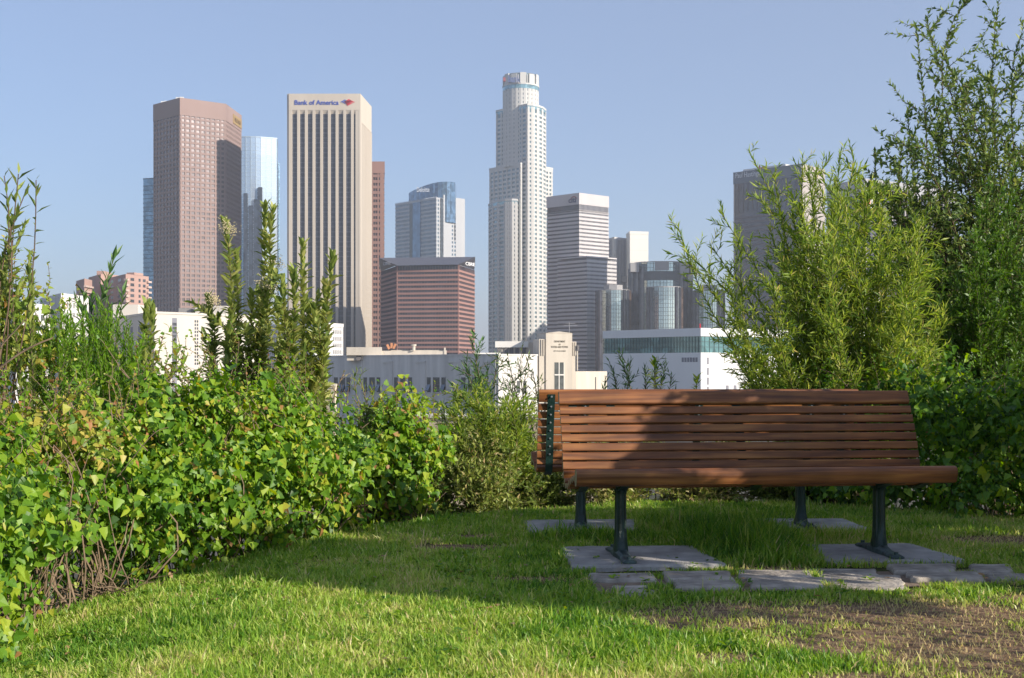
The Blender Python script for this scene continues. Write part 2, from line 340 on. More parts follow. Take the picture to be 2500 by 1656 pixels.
V = [(*lo[0], zb), (*lo[1], zb), (*hw[1], zt), (*hw[0], zt), (*hw[2], zt), (*hw[3], zt), (*pt(1158, D * 1.052), zb), (*pt(930, D * 1.068), zb)]
B.add('crown', (V, [(0, 1, 2, 3), (3, 2, 4, 5), (1, 6, 2), (0, 3, 7), (6, 4, 2), (7, 3, 5)]), sl_m)
for i in range(1, 30):
    k = i / 30; a = np.array(V[0]) * (1 - k) + np.array(V[1]) * k; c = np.array(V[3]) * (1 - k) + np.array(V[2]) * k; n = np.array((0, -.3, -.3))
    B.add('crown_rib', ([a + (-.12, 0, 0) + n, a + (.12, 0, 0) + n, c + (.12, 0, 0) + n, c + (-.12, 0, 0) + n], [(0, 1, 2, 3)]), bdk)
f = Face(pt(1118, D * .996), pt(1160, D * 1.019)); wt = plain('sign_white', (0.75, 0.75, 0.75))
txt('CBRE', 3.2, wt, B.root, np.array(f.at(f.u(1135), zp(648, D * 1.008), .4)) - B.o, f.rz, width=f.u(1157.5) - f.u(1135), bold=.05)
f = Face(pt(925, D * 1.029), pt(969, D * 1.004)); txt('CBRE', 3.2, plain('sign_grey', (.4, .4, .42)), B.root, np.array(f.at(f.u(936), zp(648, D * 1.02), .4)) - B.o, f.rz, width=f.u(955) - f.u(936), bold=.05)
B.prism('roof_deck', hw, zt - .5, zt - .05, dark_roof)
ant = B.add('roof_equipment', box_vf(*(pt(960, D * 1.06)[0] + q for q in (0, 13)), D * 1.06, D * 1.06 + 2, zt, zt + 1.2), white_m)

# --- grey tower with blue glass prow
gd = concrete('gas_granite', (0.42, 0.43, 0.45)); gg = glass('gas_glass', (0.13, 0.20, 0.27), .3, .15); gb = glass('prow_glass', (0.11, 0.19, 0.29), .45, .12)
D = 1480.0; c0, c1, c2, c3 = pt(966, D * 1.04), pt(1065, D), pt(1134, D * 1.02), pt(1040, D * 1.07); zl = zp(480, D)
B = Bld('grey_prow_tower', 'grey granite tower with a curved blue glass prow rising from its roof', c1, 'skyscraper')
P = [c0, c1, c2, c3]; B.prism('window_glass', P, GB, zl - 1, gg); B.rings('spandrel', P, .5, floors(GB + 60, zl - 3, 4.9), 2.2, gd)
B.piers('pier', P, .62, GB, zl - 1, [1], 4.6, 1.6, gd); B.piers('mullion', P, .3, GB, zl, [0], 2.4, .3, gd, dep=.3)
f = Face(c0, c1); B.add('recess_strip', f.box(f.u(1001), f.u(1008), GB, zp(489, D), -2, .9), glass('dark_recess', (.04, .05, .06)))
B.add('glass_strip', f.box(f.u(1009), f.u(1028), GB, zp(487, D), -2, 1.2), gb); f2 = Face(c1, c2)
B.add('recess_strip', f2.box(f2.u(1074), f2.u(1081), GB, zp(483, D), -2, .9), glass('dark_recess', ())); B.add('shoulder', f2.box(f2.u(1082), f2.u(1102), GB, zp(474, D), -14, .7), gd)
B.add('shoulder', f2.box(f2.u(1112), f2.L, GB, zp(478, D), -14, .72), gd)
B.add('notch', f2.box(f2.u(1104), f2.u(1111), zp(541, D), zp(470, D), -5, 1.0), gg); B.add('notch', f2.box(f2.u(1109), f2.u(1110.5), zp(584, D), zp(541, D), -5, .95), glass('dark_recess', ()))
arc = [pt(998 + 113 * k, D * (1.035 - .03 * math.sin(k * 2.2))) for k in np.linspace(0, 1, 12)]
zA = [zp(461 - 16 * math.sin(k * 1.57) ** .8, D * 1.01) for k in np.linspace(0, 1, 12)]; n = 12
V = [(x, y, zl - 30) for x, y in arc] + [(x, y, z) for (x, y), z in zip(arc, zA)] + [(x, y + 30, zl - 30) for x, y in arc] + [(x, y + 30, z) for (x, y), z in zip(arc, zA)]
B.add('prow', (V, [(i, i + 1, n + i + 1, n + i) for i in range(n - 1)] + [(n + i, n + i + 1, 3 * n + i + 1, 3 * n + i) for i in range(n - 1)] + [(n - 1, 3 * n - 1, 4 * n - 1, 2 * n - 1), (0, n, 3 * n, 2 * n)]), gb)
for k in range(1, 11): B.add('prow_mullion', box_vf(arc[k][0] - .25, arc[k][0] + .25, arc[k][1] - .35, arc[k][1] + .1, zl - 20, zA[k] - .2), gg)
txt('Deloitte', 8, plain('sign_pale', (.6, .62, .66)), B.root, np.array((*pt(1017, D * 1.002), zp(468, D))) - B.o, -.12, width=15.5, bold=.1)

# --- tall crowned tower (stepped, round top)
uw = concrete('white_granite', (0.52, 0.51, 0.49)); ug = glass('tower_glass', (0.17, 0.25, 0.28), .3, .14); ub = glass('tower_band', (0.20, 0.34, 0.38), .4, .12)
D = 1300.0; cx = pt(1271.5, D)[0]; B = Bld('crowned_tower', 'tallest pale stepped tower with a round crown, half in shadow', (cx, D), 'skyscraper')
def circ(cxx, cyy, r, n, a0=0.0): return [(cxx + r * math.sin(a0 + k * 2 * math.pi / n), cyy - r * math.cos(a0 + k * 2 * math.pi / n)) for k in range(n)]
R = 19.1; zc0, zc1, ztop = zp(272, D), zp(222, D), zp(184, D)
Pc = circ(cx, D + 5, R - .5, 24); B.prism('window_glass', Pc, zc0 - 60, zc1, ug); B.rings('spandrel', Pc, .5, floors(zc0 - 58, zc1 - 3, 4.4), 2.1, uw)
B.piers('pier', Pc, .6, zc0 - 60, zc1, list(range(24)), 5, 2.0, uw, counts=[1] * 24)
B.prism('crown_band', circ(cx, D + 5, R + .2, 24), zc1, zc1 + 4, ub); B.prism('crown_ledge', circ(cx, D + 5, R + .6, 24), zc1 + 4, zc1 + 5.5, uw)
B.prism('crown_drum', circ(cx, D + 5, R - 1.5, 24), zc1 + 5.5, ztop - .6, ug)
for k in range(12):
    a = k * math.pi / 6 + .13; m_ = [(cx + (R + .2) * math.sin(a + q), D + 5 - (R + .2) * math.cos(a + q)) for q in (-.17, .17)] + [(cx + (R - 2.5) * math.sin(a + q), D + 5 - (R - 2.5) * math.cos(a + q)) for q in (.17, -.17)]
    B.prism('crown_fin', m_, zc1 + 5.5, ztop - (k % 2) * 1.2, uw)
for k in range(12):
    a = k * math.pi / 6 + .13 + math.pi / 12; B.add('crown_bar', box_vf(cx + (R - .8) * math.sin(a) - .5, cx + (R - .8) * math.sin(a) + .5, D + 5 - (R - .8) * math.cos(a) - .3, D + 5 - (R - .8) * math.cos(a) + .3, zc1 + 5.5, ztop - 2), uw)
B.prism('roof_deck', circ(cx, D + 5, R - 1.2, 24), ztop - .6, ztop - .2, dark_roof)
sgn = B.add('sign', box_vf(cx - 18.5, cx - 16, D - 13.2, D - 12.6, ztop - 10, ztop - 5.5), plain('sign_dullred', (.30, .07, .08)))
txt('bank', 10, plain('sign_slate', (.07, .10, .22)), B.root, np.array((cx - 13.5, D - 17.2, ztop - 11)) - B.o, .12, width=13, bold=.3, ext=.3)
T2 = [pt(1212, D + 12), pt(1288, D - 22), pt(1301, D - 20), pt(1313, D - 15), pt(1324, D - 7), pt(1332, D + 6), pt(1318, D + 36), pt(1232, D + 38)]
T3 = [pt(1196, D + 18), pt(1271, D - 20), pt(1348, D + 14), pt(1275, D + 55)]
T4 = [pt(1194, D + 14), pt(1203, D - 4), pt(1217, D - 16), pt(1234, D - 24), pt(1250, D - 27), pt(1262, D - 26), pt(1268, D + 10)]
for Pp, y1, vis, ct in ((T2, 264, range(6), [6, 1, 1, 1, 1, 2]), (T3, 405, range(2), [7, 8]), (T4, 494, range(6), [1, 1, 1, 2, 1, 1])):
    zt = zp(y1, D); B.prism('window_glass', Pp, GB, zt - 3, ug); B.rings('spandrel', Pp, .55, floors(GB, zt - 7, 4.55), 2.2, uw)
    B.piers('pier', Pp, .7, GB, zt - 3, list(vis), 5, 2.1, uw, counts=ct); B.prism('cornice_band', offset(Pp, .6), zt - 5, zt - 2, ub if y1 != 405 else uw); B.prism('parapet', offset(Pp, .8), zt - 2, zt, uw)

# --- striped tower
cw = concrete('silver_panel', (0.52, 0.49, 0.49)); cgl = glass('striped_glass', (0.035, 0.04, 0.055), 0, .15)
D = 1150.0; pL, pC, pR = pt(1336, D * 1.024), pt(1414, D), pt(1485, D * 1.0217); P = para(pL, pC, pR); zt = zp(471, D)
B = Bld('striped_tower', 'grey and white horizontally striped office tower with a blue arc logo', pC, 'skyscraper')
B.prism('window_glass', P, GB, zt - 3, cgl); fh = 9.72 / F * D; B.rings('spandrel', P, .4, floors(GB, zp(512, D), fh), fh * .58, cw)
B.prism('parapet', offset(P, .5), zp(499, D), zt, cw); B.rings('spandrel', P, .4, [zp(516, D), zp(525, D)][:1], 1.5, cw)
B.piers('mullion', P, .25, GB, zt - 3, [1], 1.6, .35, cw, dep=.3)
Q2 = para(pt(1362, D * 1.01), pt(1433, D * .985), pt(1504, D * 1.006)); z2 = zp(625, D * .985)
B.prism('lower_window_glass', Q2, GB, z2 - 2, cgl); B.rings('lower_spandrel', Q2, .4, floors(GB, z2 - 5, fh), fh * .58, cw); B.prism('lower_parapet', offset(Q2, .5), z2 - 1.2, z2, cw)
B.piers('mullion', Q2, .25, GB, z2 - 2, [1], 1.6, .35, cw, dep=.3)
f = Face(pL, pC); navy = plain('sign_navy', (.03, .04, .12)); txt('citi', 7.2, navy, B.root, np.array(f.at(f.u(1389), zp(493, D), .8)) - B.o, f.rz, width=9.5, bold=.22)
up = []
for k in range(9):
    a = -.95 + k * 1.9 / 8
    up.append((math.sin(a), math.cos(a)))
u_ = f.u(1402); z_ = zp(489, D)
V = [f.at(u_ + 5.2 * x, z_ + 6.3 * y - 2, .9) for x, y in up] + [f.at(u_ + 4.5 * x, z_ + 5.4 * y - 2, .9) for x, y in up]
B.add('logo_arc', (V, [(i, i + 1, 9 + i + 1, 9 + i) for i in range(8)]), plain('sign_arc', (.25, .03, .06)))

# --- ribbed grey tower and blank white slab
rg1 = concrete('rib_grey', (.40, .39, .41)); D = 1350.0; P = [pt(1478, D * 1.02), pt(1500, D), pt(1529, D * 1.01), pt(1510, D * 1.05)]; zt = zp(579, D)
B = Bld('ribbed_grey_tower', 'narrow grey tower of close vertical ribs behind the striped tower', P[1], 'skyscraper')
B.prism('window_glass', P, GB, zt - 1, glass('rib_glass', (.06, .065, .08))); B.piers('rib', P, .8, GB, zt - 1, [0, 1], 2.6, 1.1, rg1); B.prism('parapet', offset(P, .9), zt - 2.5, zt, rg1)
B.add('corner_column', Face(P[1], P[2]).box(-1.2, 1.8, GB, zt, -2, 1.2), uw)
ws = concrete('white_slab', (.72, .69, .64), var=.03); D = 1330.0; P = [pt(1529, D * 1.02), pt(1538, D), pt(1583, D * 1.004), pt(1576, D * 1.03)]; zt = zp(566, D)
B = Bld('white_slab_tower', 'blank white slab tower with no windows above the mirrored hotel', P[1], 'skyscraper')
B.prism('wall', P, GB, zt, ws); B.prism('parapet', offset(P, .3), zt - 2.5, zt + .6, ws)
B.add('service_band', Face(P[0], P[2]).box(-3, 6, zp(686, D), zp(671, D), -2, 4), dark_roof)
B.add('panel_joint', merge([Face(P[1], P[2]).box(0, 20, zt - 12 * k - 8, zt - 12 * k - 7.8, -.1, .05) for k in range(5)]), concrete('joint_grey', (.5, .48, .46)))

# --- hotel of mirrored cylinders
hg = glass('hotel_mirror', (.45, .52, .52), .8, .1, .2, .06); hd = glass('hotel_dark', (.06, .06, .075), .4, .1); hl = plain('hotel_mullion', (.10, .11, .12)); hc = concrete('hotel_concrete', (.34, .33, .33)); hbz = glass('hotel_bronze', (.16, .10, .07), .5, .2)
D = 1040.0; B = Bld('mirrored_hotel', 'hotel made of round mirrored glass cylinders with concrete roof blocks', pt(1620, D + 40), 'hotel')
def cyl(px, Dd, rpx, ytop, nb=20, roof=True):
    x, y = pt(px, Dd); r = rpx / F * Dd; zt = zp(ytop, Dd); Pp = circ(x, y, r, nb, .1)
    B.prism('glass_cylinder', Pp, GB, zt, hg); B.rings('mullion_ring', Pp, .12, floors(GB, zt - 1, 3.4), .28, hl)
    B.piers('mullion', Pp, .14, GB, zt, list(range(nb)), 3, .22, hl, dep=.2, counts=[2] * nb)
    for a in (-1.45, -1.05, .1 + .55, 1.0, 1.35):
        c_ = (x + r * math.sin(a), y - r * math.cos(a)); t_ = .09 * r + .5
        o = B.prism('dark_bay', [(c_[0] + (r * .06 + .7) * math.sin(a + q), c_[1] - (r * .06 + .7) * math.cos(a + q)) for q in np.linspace(0, 2 * math.pi, 9)[:-1]], GB, zt + .4, hd if a != 1.35 else hbz)
    B.prism('rim', circ(x, y, r + .2, nb, .1), zt, zt + .8, hc)
    if roof: B.prism('roof_block', circ(x, y, r * .62, 8, .3), zt + .8, zt + 5, hc)
    return x, y, r, zt
cyl(1612, D + 60, 72, 646, 28, False)
cyl(1497, D + 30, 40, 711); cyl(1622, D, 41, 704, 22, False); cyl(1730, D + 25, 36, 711)
for x0, x1, y0, y1 in ((1599, 1633, 638, 660), (1607, 1620, 660, 700), (1539, 1560, 642, 664), (1660, 1682, 642, 668), (1680, 1692, 671, 686)):
    a, c = pt(x0, D + 34)[0], pt(x1, D + 34)[0]
    B.add('roof_block', box_vf(a, c, D + 33 + (x0 % 3), D + 46, zp(y1, D + 34), zp(y0, D + 34)), hc)
B.add('service_belt', prism_vf(circ(*pt(1612, D + 60), 73.2 / F * (D + 60), 28, .1), zp(689, D + 60), zp(668, D + 60)), hl)
for a in (1541, 1553, 1566, 1672, 1684):
    x = pt(a, D + 40)[0]; B.add('dark_shaft', prism_vf(circ(x, D + 42, 3.0, 10), GB, zp(657, D + 40)), hd)
tag(B.add('end_shaft', prism_vf(circ(*pt(1464, D + 8), 2.6, 10), GB, zp(711, D + 8)), hd))

# --- dark tower half behind the willow
dk = concrete('dark_tower_granite', (.11, .10, .115)); dg = glass('dark_tower_glass', (.05, .055, .075), .3, .12); tan = concrete('tan_side', (.38, .34, .32))
D = 1000.0; pL, pC, pR = pt(1792, D * 1.046), pt(1956, D), pt(2012, D * 1.03); P = para(pL, pC, pR); zt = zp(400, D)
B = Bld('dark_tower', 'dark bronze office tower with a white roof block behind the willow bush', pC, 'skyscraper')
B.prism('window_glass', P, GB, zt - 8, dg); B.rings('spandrel', P, .3, floors(GB, zt - 40, 3.9), 1.7, dk); B.piers('mullion', P, .4, zt - 34, zt - 10, [0], 4.6, .5, dk, dep=.3)
B.prism('parapet', offset(P, .5), zt - 10, zt, plain('crown_navy', (.10, .125, .165), .5)); f = Face(pL, pC); f2 = Face(pC, pR)
B.add('side_wall', f2.box(.3, f2.L, GB, zt - .1, -2, .9), tan); B.add('corner_pier', f.box(0, 1.0, GB, zt - 10, -1, .6), tan)
txt('Paul Hastings', 6, plain('sign_pale', ()), B.root, np.array(f.at(f.u(1796), zp(436, D * 1.045), .7)) - B.o, f.rz, width=24, bold=.05)
wb = concrete('roof_white', (.66, .64, .62)); rbk = B.add('roof_block', merge([f.box(f.u(1801), f.u(1905), zt, zp(391, D), -30, -8)]), wb)
txt('Aon', 6, plain('sign_darkred', (.30, .04, .05)), B.root, np.array(f.at(f.u(1838), zt + .6, -7.5)) - B.o, f.rz, width=9, bold=.3)
# --- grey block with white fins behind the trees
D = 1100.0; pL, pC, pR = pt(2020, D * 1.04), pt(2110, D), pt(2330, D * 1.06); P = para(pL, pC, pR); zt = zp(436, D)
B = Bld('finned_grey_block', 'grey office block with pale vertical fins behind the tall tree', pC, 'skyscraper')
B.prism('window_glass', P, GB, zt - 12, dg); B.rings('spandrel', P, .4, floors(GB, zt - 20, 4.0), 1.8, dk); B.prism('parapet', offset(P, .6), zt - 14, zt, concrete('grey_fascia', (.36, .36, .38)))
B.piers('fin', P, 1.6, GB, zt - 14, [1], 17, 1.5, tan)
f = Face(pC, pR); sgn = B.add('sign', f.box(f.u(2096) + 6, f.u(2096) + 15, zp(508, D), zp(476, D), .5, 3.0), wt); B.add('sign_mark', f.box(f.u(2096) + 7.5, f.u(2096) + 12, zp(498, D), zp(484, D), 3.0, 3.3), red_s, parent=sgn)

# --- white building with glass ribbon
wh = concrete('white_render', (.70, .70, .70), var=.02, scale=.3); teal = glass('teal_glass', (.10, .21, .22), .25, .06, .35, .25); tm = plain('teal_mullion', (.05, .09, .09), .5)
D = 400.0; pL, pC, pR = pt(1472, D * 1.085), pt(1711, D), pt(2120, D * 1.13); P = para(pL, pC, pR); zt = zp(801, D); f, f2 = Face(pL, pC), Face(pC, pR)
B = Bld('white_glass_band_building', 'low white building with a long ribbon of teal glass under its roof', pC)
z1, z2 = zp(861, D), zp(821, D)
B.prism('wall', P, GB, z1, wh); B.prism('ribbon_glass', offset(P, -.35), z1, z2, teal); B.prism('roof_fascia', offset(P, .05), z2, zt, wh); B.prism('roof_deck', offset(P, -.4), zt, zt + .05, dark_roof)
n1 = 34
for k in range(n1 + 1): B.add('mullion', f.box(f.L * k / n1 - .05, f.L * k / n1 + .05, z1, z2, -.34, -.2), tm)
for k in range(41): B.add('mullion', f2.box(f2.L * k / 40 - .05, f2.L * k / 40 + .05, z1, z2, -.34, -.2), tm)
for q in (.35, .68):
    B.add('transom', f.box(0, f.L, z1 + (z2 - z1) * q - .05, z1 + (z2 - z1) * q + .05, -.34, -.18), tm); B.add('transom', f2.box(0, f2.L, z1 + (z2 - z1) * q - .05, z1 + (z2 - z1) * q + .05, -.34, -.18), tm)
gr = concrete('louvre_grey', (.22, .22, .25)); vent = B.add('louvre_panel', f.box(f.u(1664), f.u(1704), zp(884, D), zp(873, D), -.3, .03), gr)
for k in range(7): B.add('louvre_bar', f.box(f.u(1664) + (f.u(1704) - f.u(1664)) * k / 6 - .07, f.u(1664) + (f.u(1704) - f.u(1664)) * k / 6 + .07, zp(884, D), zp(873, D), .03, .1), wh, parent=vent)
for ya, yb in ((873, 890), (898, 916), (922, 940), (945, 958)): B.add('window', f2.box(f2.u(1726), f2.u(1730.5), zp(yb, D), zp(ya, D), -.2, .04), gr)
for xa in (1772, 1791): B.add('window', f2.box(f2.u(xa), f2.u(xa + 7), zp(957, D), zp(942, D), -.2, .04), gr)
B.add('panel_joints', merge([f2.box(0, f2.L, z - .02, z + .02, -.02, .015) for z in np.arange(zp(960, D), z1, .9)]), concrete('joint_pale', (.66, .65, .64)))
B.add('beacon', box_vf(*(pC[0] + q for q in (-.3, .1)), pC[1] + .5, pC[1] + .9, zt, zt + 1.4), red_s)

# --- concrete utility building
dc = concrete('utility_concrete', (.60, .575, .545), var=.16, scale=.5); dl = concrete('utility_cream', (.56, .50, .42), var=.10, scale=.6); wg = glass('utility_glass', (.09, .095, .09), .0, .2, .3, .8); jt = plain('joint_dark', (.16, .15, .15))
D = 280.0; pC = np.array(pt(1217, D)); dl_ = np.array((-.735, .678)); dr_ = np.array((.678, .735)); pL = pC + dl_ * 80; pR = pC + dr_ * 13.4
B = Bld('utility_building', 'long weathered concrete utility building with window triplets and a stepped entrance tower', pC)
f = Face(pL, pC); f2 = Face(pC, pR); zt = zp(868, D)
P = [tuple(pL), tuple(pC), tuple(pR), tuple(pL + dr_ * 13.4)]; B.prism('wall', P, GB, zt - .01, dc); B.prism('coping', offset(P, .12), zt, zt + .35, dc)
def s6(x): return 680 + x / 2.69
for a, c in ((322, 358), (513, 550), (712, 750), (925, 968), (1147, 1192), (1385, 1430), (140, 172)):
    B.add('pilaster', f.box(f.u(s6(a)), f.u(s6(c)), GB, zt - 1.5, -.1, .22), dc); B.add('joint', f.box(f.u(s6(a)) - .2, f.u(s6(a)), GB, zt - 1.5, -.1, .03), jt)
    for hb in (-.6,): B.add('pilaster_cap', f.box(f.u(s6(a)) - 1.4, f.u(s6(c)), zt - 1.6, zt - 1.15, -.1, .34), dc)
for grp in (((180, 206), (219, 256), (262, 286)), ((365, 390), (402, 438), (446, 470)), ((558, 581), (597, 633), (645, 668)), ((760, 784), (800, 840), (852, 877)), ((975, 1000), (1015, 1058), (1070, 1098)), ((1200, 1228), (1246, 1292), (1304, 1334))):
    for a, c in grp:
        ua, uc = f.u(s6(a)), f.u(s6(c)); za, zb_ = f.z(s6(a), 958), f.z(s6(a), 921.5)
        wn = B.add('window', f.box(ua, uc, za, zb_, -.5, .012), wg)
        B.add('frame', merge([f.box(ua, uc, zb_ - .12, zb_, .012, .05), f.box(ua, uc, za, za + .12, .012, .05), f.box(ua, ua + .1, za, zb_, .012, .05), f.box(uc - .1, uc, za, zb_, .012, .05), f.box(ua, uc, (za + zb_) / 2 - .05, (za + zb_) / 2 + .05, .012, .05)]), jt, parent=wn)
        if (a * 7) % 3 != 1:
            zm = (za + zb_) / 2
            V = [f.at(ua + .1, zm, .05), f.at(uc - .1, zm, .05), f.at(uc - .1, za + .35, .85), f.at(ua + .1, za + .35, .85)]
            B.add('open_sash', (V + [tuple(np.array(v) + (0, 0, .08)) for v in V], [(3, 2, 1, 0), (4, 5, 6, 7), (0, 1, 5, 4), (1, 2, 6, 5), (2, 3, 7, 6), (3, 0, 4, 7)]), glass('sash_glass', (.16, .19, .23), .2, .1), parent=wn)
        B.add('sill', f.box(ua - .15, uc + .15, za - .22, za - .02, -.05, .25), dc, parent=wn)
f.u(700)
# entrance tower
pT = pC + dr_ * 13.4; 
def ut(x): return pt(x, 290.0)
fT = Face(ut(1333), pt(1397, 291.5)); zt1 = zp(813, 290)
tw = [fT.at(0, 0)[:2], fT.at(fT.L, 0)[:2], fT.at(fT.L, 0, -8)[:2], fT.at(0, 0, -8)[:2]]
B.prism('tower', tw, GB, zt1, dl); V = [fT.at(-.1, zt1, .1), fT.at(fT.L * .5, zt1 + .35, .1), fT.at(fT.L + .1, zt1, .1), fT.at(-.1, zt1, -8), fT.at(fT.L * .5, zt1 + .35, -8), fT.at(fT.L + .1, zt1, -8)]
B.add('tower_cap', (V, [(0, 2, 1), (3, 4, 5), (0, 1, 4, 3), (1, 2, 5, 4)]), dl)
uL, uR = fT.u(1317), fT.u(1408)
B.add('tower_shoulder', fT.box(uL, -.01, GB, zp(828, 290), -6, -.35), dl); B.add('tower_shoulder', fT.box(fT.L + .01, uR, GB, zp(834, 290), -6, -.35), dl)
for k in range(2):
    for uu in (uL + .45 + k * .55, fT.L + .3 + k * .5): B.add('scroll_rib', fT.box(uu, uu + .22, zp(868, 290), zp(829 + 6 * (uu > 0), 290), -.36, -.1), dl)
wt1 = B.add('tower_window', fT.box(fT.u(1353.5), fT.u(1376), GB, zp(885, 290), -.4, .012), wg)
uw0, uw1 = fT.u(1353.5), fT.u(1376)
B.add('window_mullion', merge([fT.box((uw0 + uw1) / 2 - .1, (uw0 + uw1) / 2 + .1, GB, zp(885, 290), .01, .12), fT.box(uw0, uw1, zp(917, 290), zp(914, 290), .01, .13), fT.box(uw1, uw1 + .12, GB, zp(885, 290), .01, .1)]), ws, parent=wt1)
ink = plain('letter_dark', (.10, .085, .06)); um = fT.u(1366)
for body, y, hgt, wdt in (('DEPARTMENT', 836, .62, 2.75), ('OF', 843, .5, .5), ('WATER AND POWER', 849.5, .62, 4.2), ('CITY OF LOS ANGELES', 858.5, .36, 3.0)):
    txt(body, hgt, ink, B.root, np.array(fT.at(um - wdt / 2, zp(y, 290), .03)) - B.o, fT.rz, width=wdt, ext=.01, bold=.012)
fr_ = Face(pt(1400, 293), pt(1482, 300)); B.prism('right_wing', [fr_.at(0, 0)[:2], fr_.at(fr_.L, 0)[:2], fr_.at(fr_.L, 0, -10)[:2], fr_.at(0, 0, -10)[:2]], GB, zp(907, 296), dl)
B.add('drain_pipe', fr_.box(fr_.u(1453), fr_.u(1454.5), GB, zp(921, 296), .01, .16), jt)
B.add('down_light', fT.box(uR + .05, uR + .5, zp(855, 290), zp(843, 290), -.3, .3), jt); B.add('flue', fT.box(uR + .1, uR + .32, zp(905, 290), zp(856, 290), -.3, .0), dl)
fl2 = Face(pC + dr_ * .0, pR)
for k, (xa, xb) in enumerate(((1262, 1270), (1277, 1285))): B.add('window', f2.box(f2.u(xa), f2.u(xb), zp(960, 285), zp(930, 285), -.3, .02), wg)
# roof structures
def rbox(name, xa, xb, ya, Dd, dep, m, yb=869): return B.add(name, box_vf(pt(xa, Dd)[0], pt(xb, Dd)[0], Dd, Dd + dep, zp(yb, Dd) - 1.2, zp(ya, Dd)), m)
rbox('roof_house', 847, 1086, 855, 312, 8, dl); rbox('roof_parapet', 846, 932, 848, 311, 1.0, dl, 856); rbox('roof_parapet', 932, 1088, 857, 311.4, .4, dl, 866); rbox('roof_post', 1084, 1088, 849, 311.2, .5, dl)
for x in (870, 900, 925, 950, 985): rbox('roof_window', x, x + 11, 866, 311.6, .5, jt)
c_ = pt(1010, 311); B.prism('vent_stack', circ(c_[0], 311, .42, 12), zp(856, 311), zp(845, 311), dl); B.prism('vent_cap', circ(c_[0], 311, .68, 12), zp(845, 311), zp(841, 311), dl)
sp_m = plain('copper_fan', (.45, .20, .10))
for dx, dz, t_ in ((-.35, 0, -.5), (.3, .1, .45), (0, .2, .0)):
    o = B.add('roof_fan', box_vf(-.3, .3, -.3, .3, 0, 1.3), sp_m); o.location = np.array((pt(955, 311)[0] + dx * 1.6, 311.3, zp(852, 311) + dz)) ; o.data.transform(Matrix.Translation(Vector(B.o))); o.location = np.array(o.location) - B.o; o.rotation_euler = (.2, t_, .3)
rbox('roof_penthouse', 1213, 1313, 836, 300, 6, dl); rbox('penthouse_roof', 1209, 1290, 833.5, 299.4, 7, ws, 836.5)
for x in (1216, 1232, 1244, 1258, 1275): rbox('penthouse_window', x, x + 9, 843, 299.7, .5, jt, 852)
rbox('roof_skylight', 1156, 1222, 861.5, 292, 4, ws)
an = B.add('antenna', merge([box_vf(pt(1390, 294)[0] - .05, pt(1390, 294)[0] + .05, 294, 294.1, zp(815, 294), zp(786, 294)), box_vf(pt(1376, 294)[0], pt(1410, 294)[0], 294, 294.06, zp(795, 294), zp(794.2, 294)), box_vf(pt(1380, 294)[0], pt(1404, 294)[0], 294, 294.06, zp(790, 294), zp(789.3, 294))]), plain('antenna_grey', (.35, .35, .37)))

# --- low cream building and retaining wall in front of it
D = 150.0; P = [pt(640, D * 1.02), pt(818, D), pt(822, D * 1.12), pt(640, D * 1.14)]; zt = zp(947, D); B = Bld('cream_annex', 'low cream annex with a bent roof vent behind the hedge', P[1])
cr = concrete('cream_render', (.70, .60, .42), var=.03); B.prism('wall', P, GB, zt, cr); B.prism('parapet', offset(P, .08), zt, zt + .25, cr)
x, y = pt(788, D * 1.01); tv = B.add('vent_pipe', merge([box_vf(x - .05, x + .05, y, y + .1, zt, zt + .7), box_vf(x - .05, x + .8, y, y + .1, zt + .6, zt + .7), box_vf(x + .7, x + .8, y, y + .1, zt + .3, zt + .6)]), white_m)
D = 60.0; P = [pt(1020, D), pt(1480, D * .96), pt(1480, D), pt(1020, D * 1.04)]; B = Bld('stone_wall', 'pale beige rough stone wall down the slope beyond the shrubs', P[0], 'wall')
sw = plain('stone_beige', (.52, .42, .30), .9, var=.25, scale=3.0, bump=.6, bscale=3); B.prism('wall', P, GB + 2, zp(1020, D), sw); B.prism('coping', offset(P, .12), zp(1020, D), zp(1020, D) + .12, concrete('coping_pale', (.62, .58, .5)))
x, y = pt(1087, D * .985); tag(obj('lamp_post', mesh_py('lamp_post', *merge([box_vf(-.015, .015, -.015, .015, 0, .34), box_vf(-.045, .045, -.045, .045, .34, .45), box_vf(-.06, .06, -.06, .06, .45, .48)]), white_m), None, (x, y + .4, zp(1020, D) + .12)), 'small white lamp post standing on the beige stone wall', 'lamp post')

# --- left: white grid block, cream block, pink apartments, white offices
gw = concrete('grid_white', (.66, .64, .62)); gwg = glass('grid_glass', (.07, .075, .085), 0, .2)
def grid_block(name, label, pL, pC, pR, ztop, fh, sp, bay, pw, mat, gl, counts=None, group=None):
    P = para(pL, pC, pR); B = Bld(name, label, pC, group=group); B.prism('window_glass', P, GB, ztop - 1, gl); B.rings('spandrel', P, .3, floors(ztop - fh * int((ztop - GB) / fh), ztop - fh, fh), sp, mat)
    B.piers('pier', P, .42, GB, ztop - 1, [0, 1], bay, pw, mat, counts=counts); B.prism('parapet', offset(P, .5), ztop - 1.6, ztop, mat); B.prism('roof_deck', offset(P, -.5), ztop, ztop + .1, dark_roof); return B, P
D = 600.0
B, P = grid_block('white_grid_block', 'white office block with a fine grid of tall windows behind the shrubs', pt(636, D * 1.07), pt(769, D), pt(836, D * 1.04), zp(787, D), 3.35, 1.3, 2.0, .9, gw, gwg)
f2 = Face(P[1], P[2]); B.add('blank_bay', f2.box(f2.L * .46, f2.L * .62, GB, zp(787, D) - .1, -1, .55), gw)
crb = concrete('cream_block', (.56, .52, .465), var=.05); D = 450.0; pL, pC, pR = pt(270, D * 1.13), pt(377, D), pt(640, D * 1.08); P = para(pL, pC, pR); zt = zp(766, D)
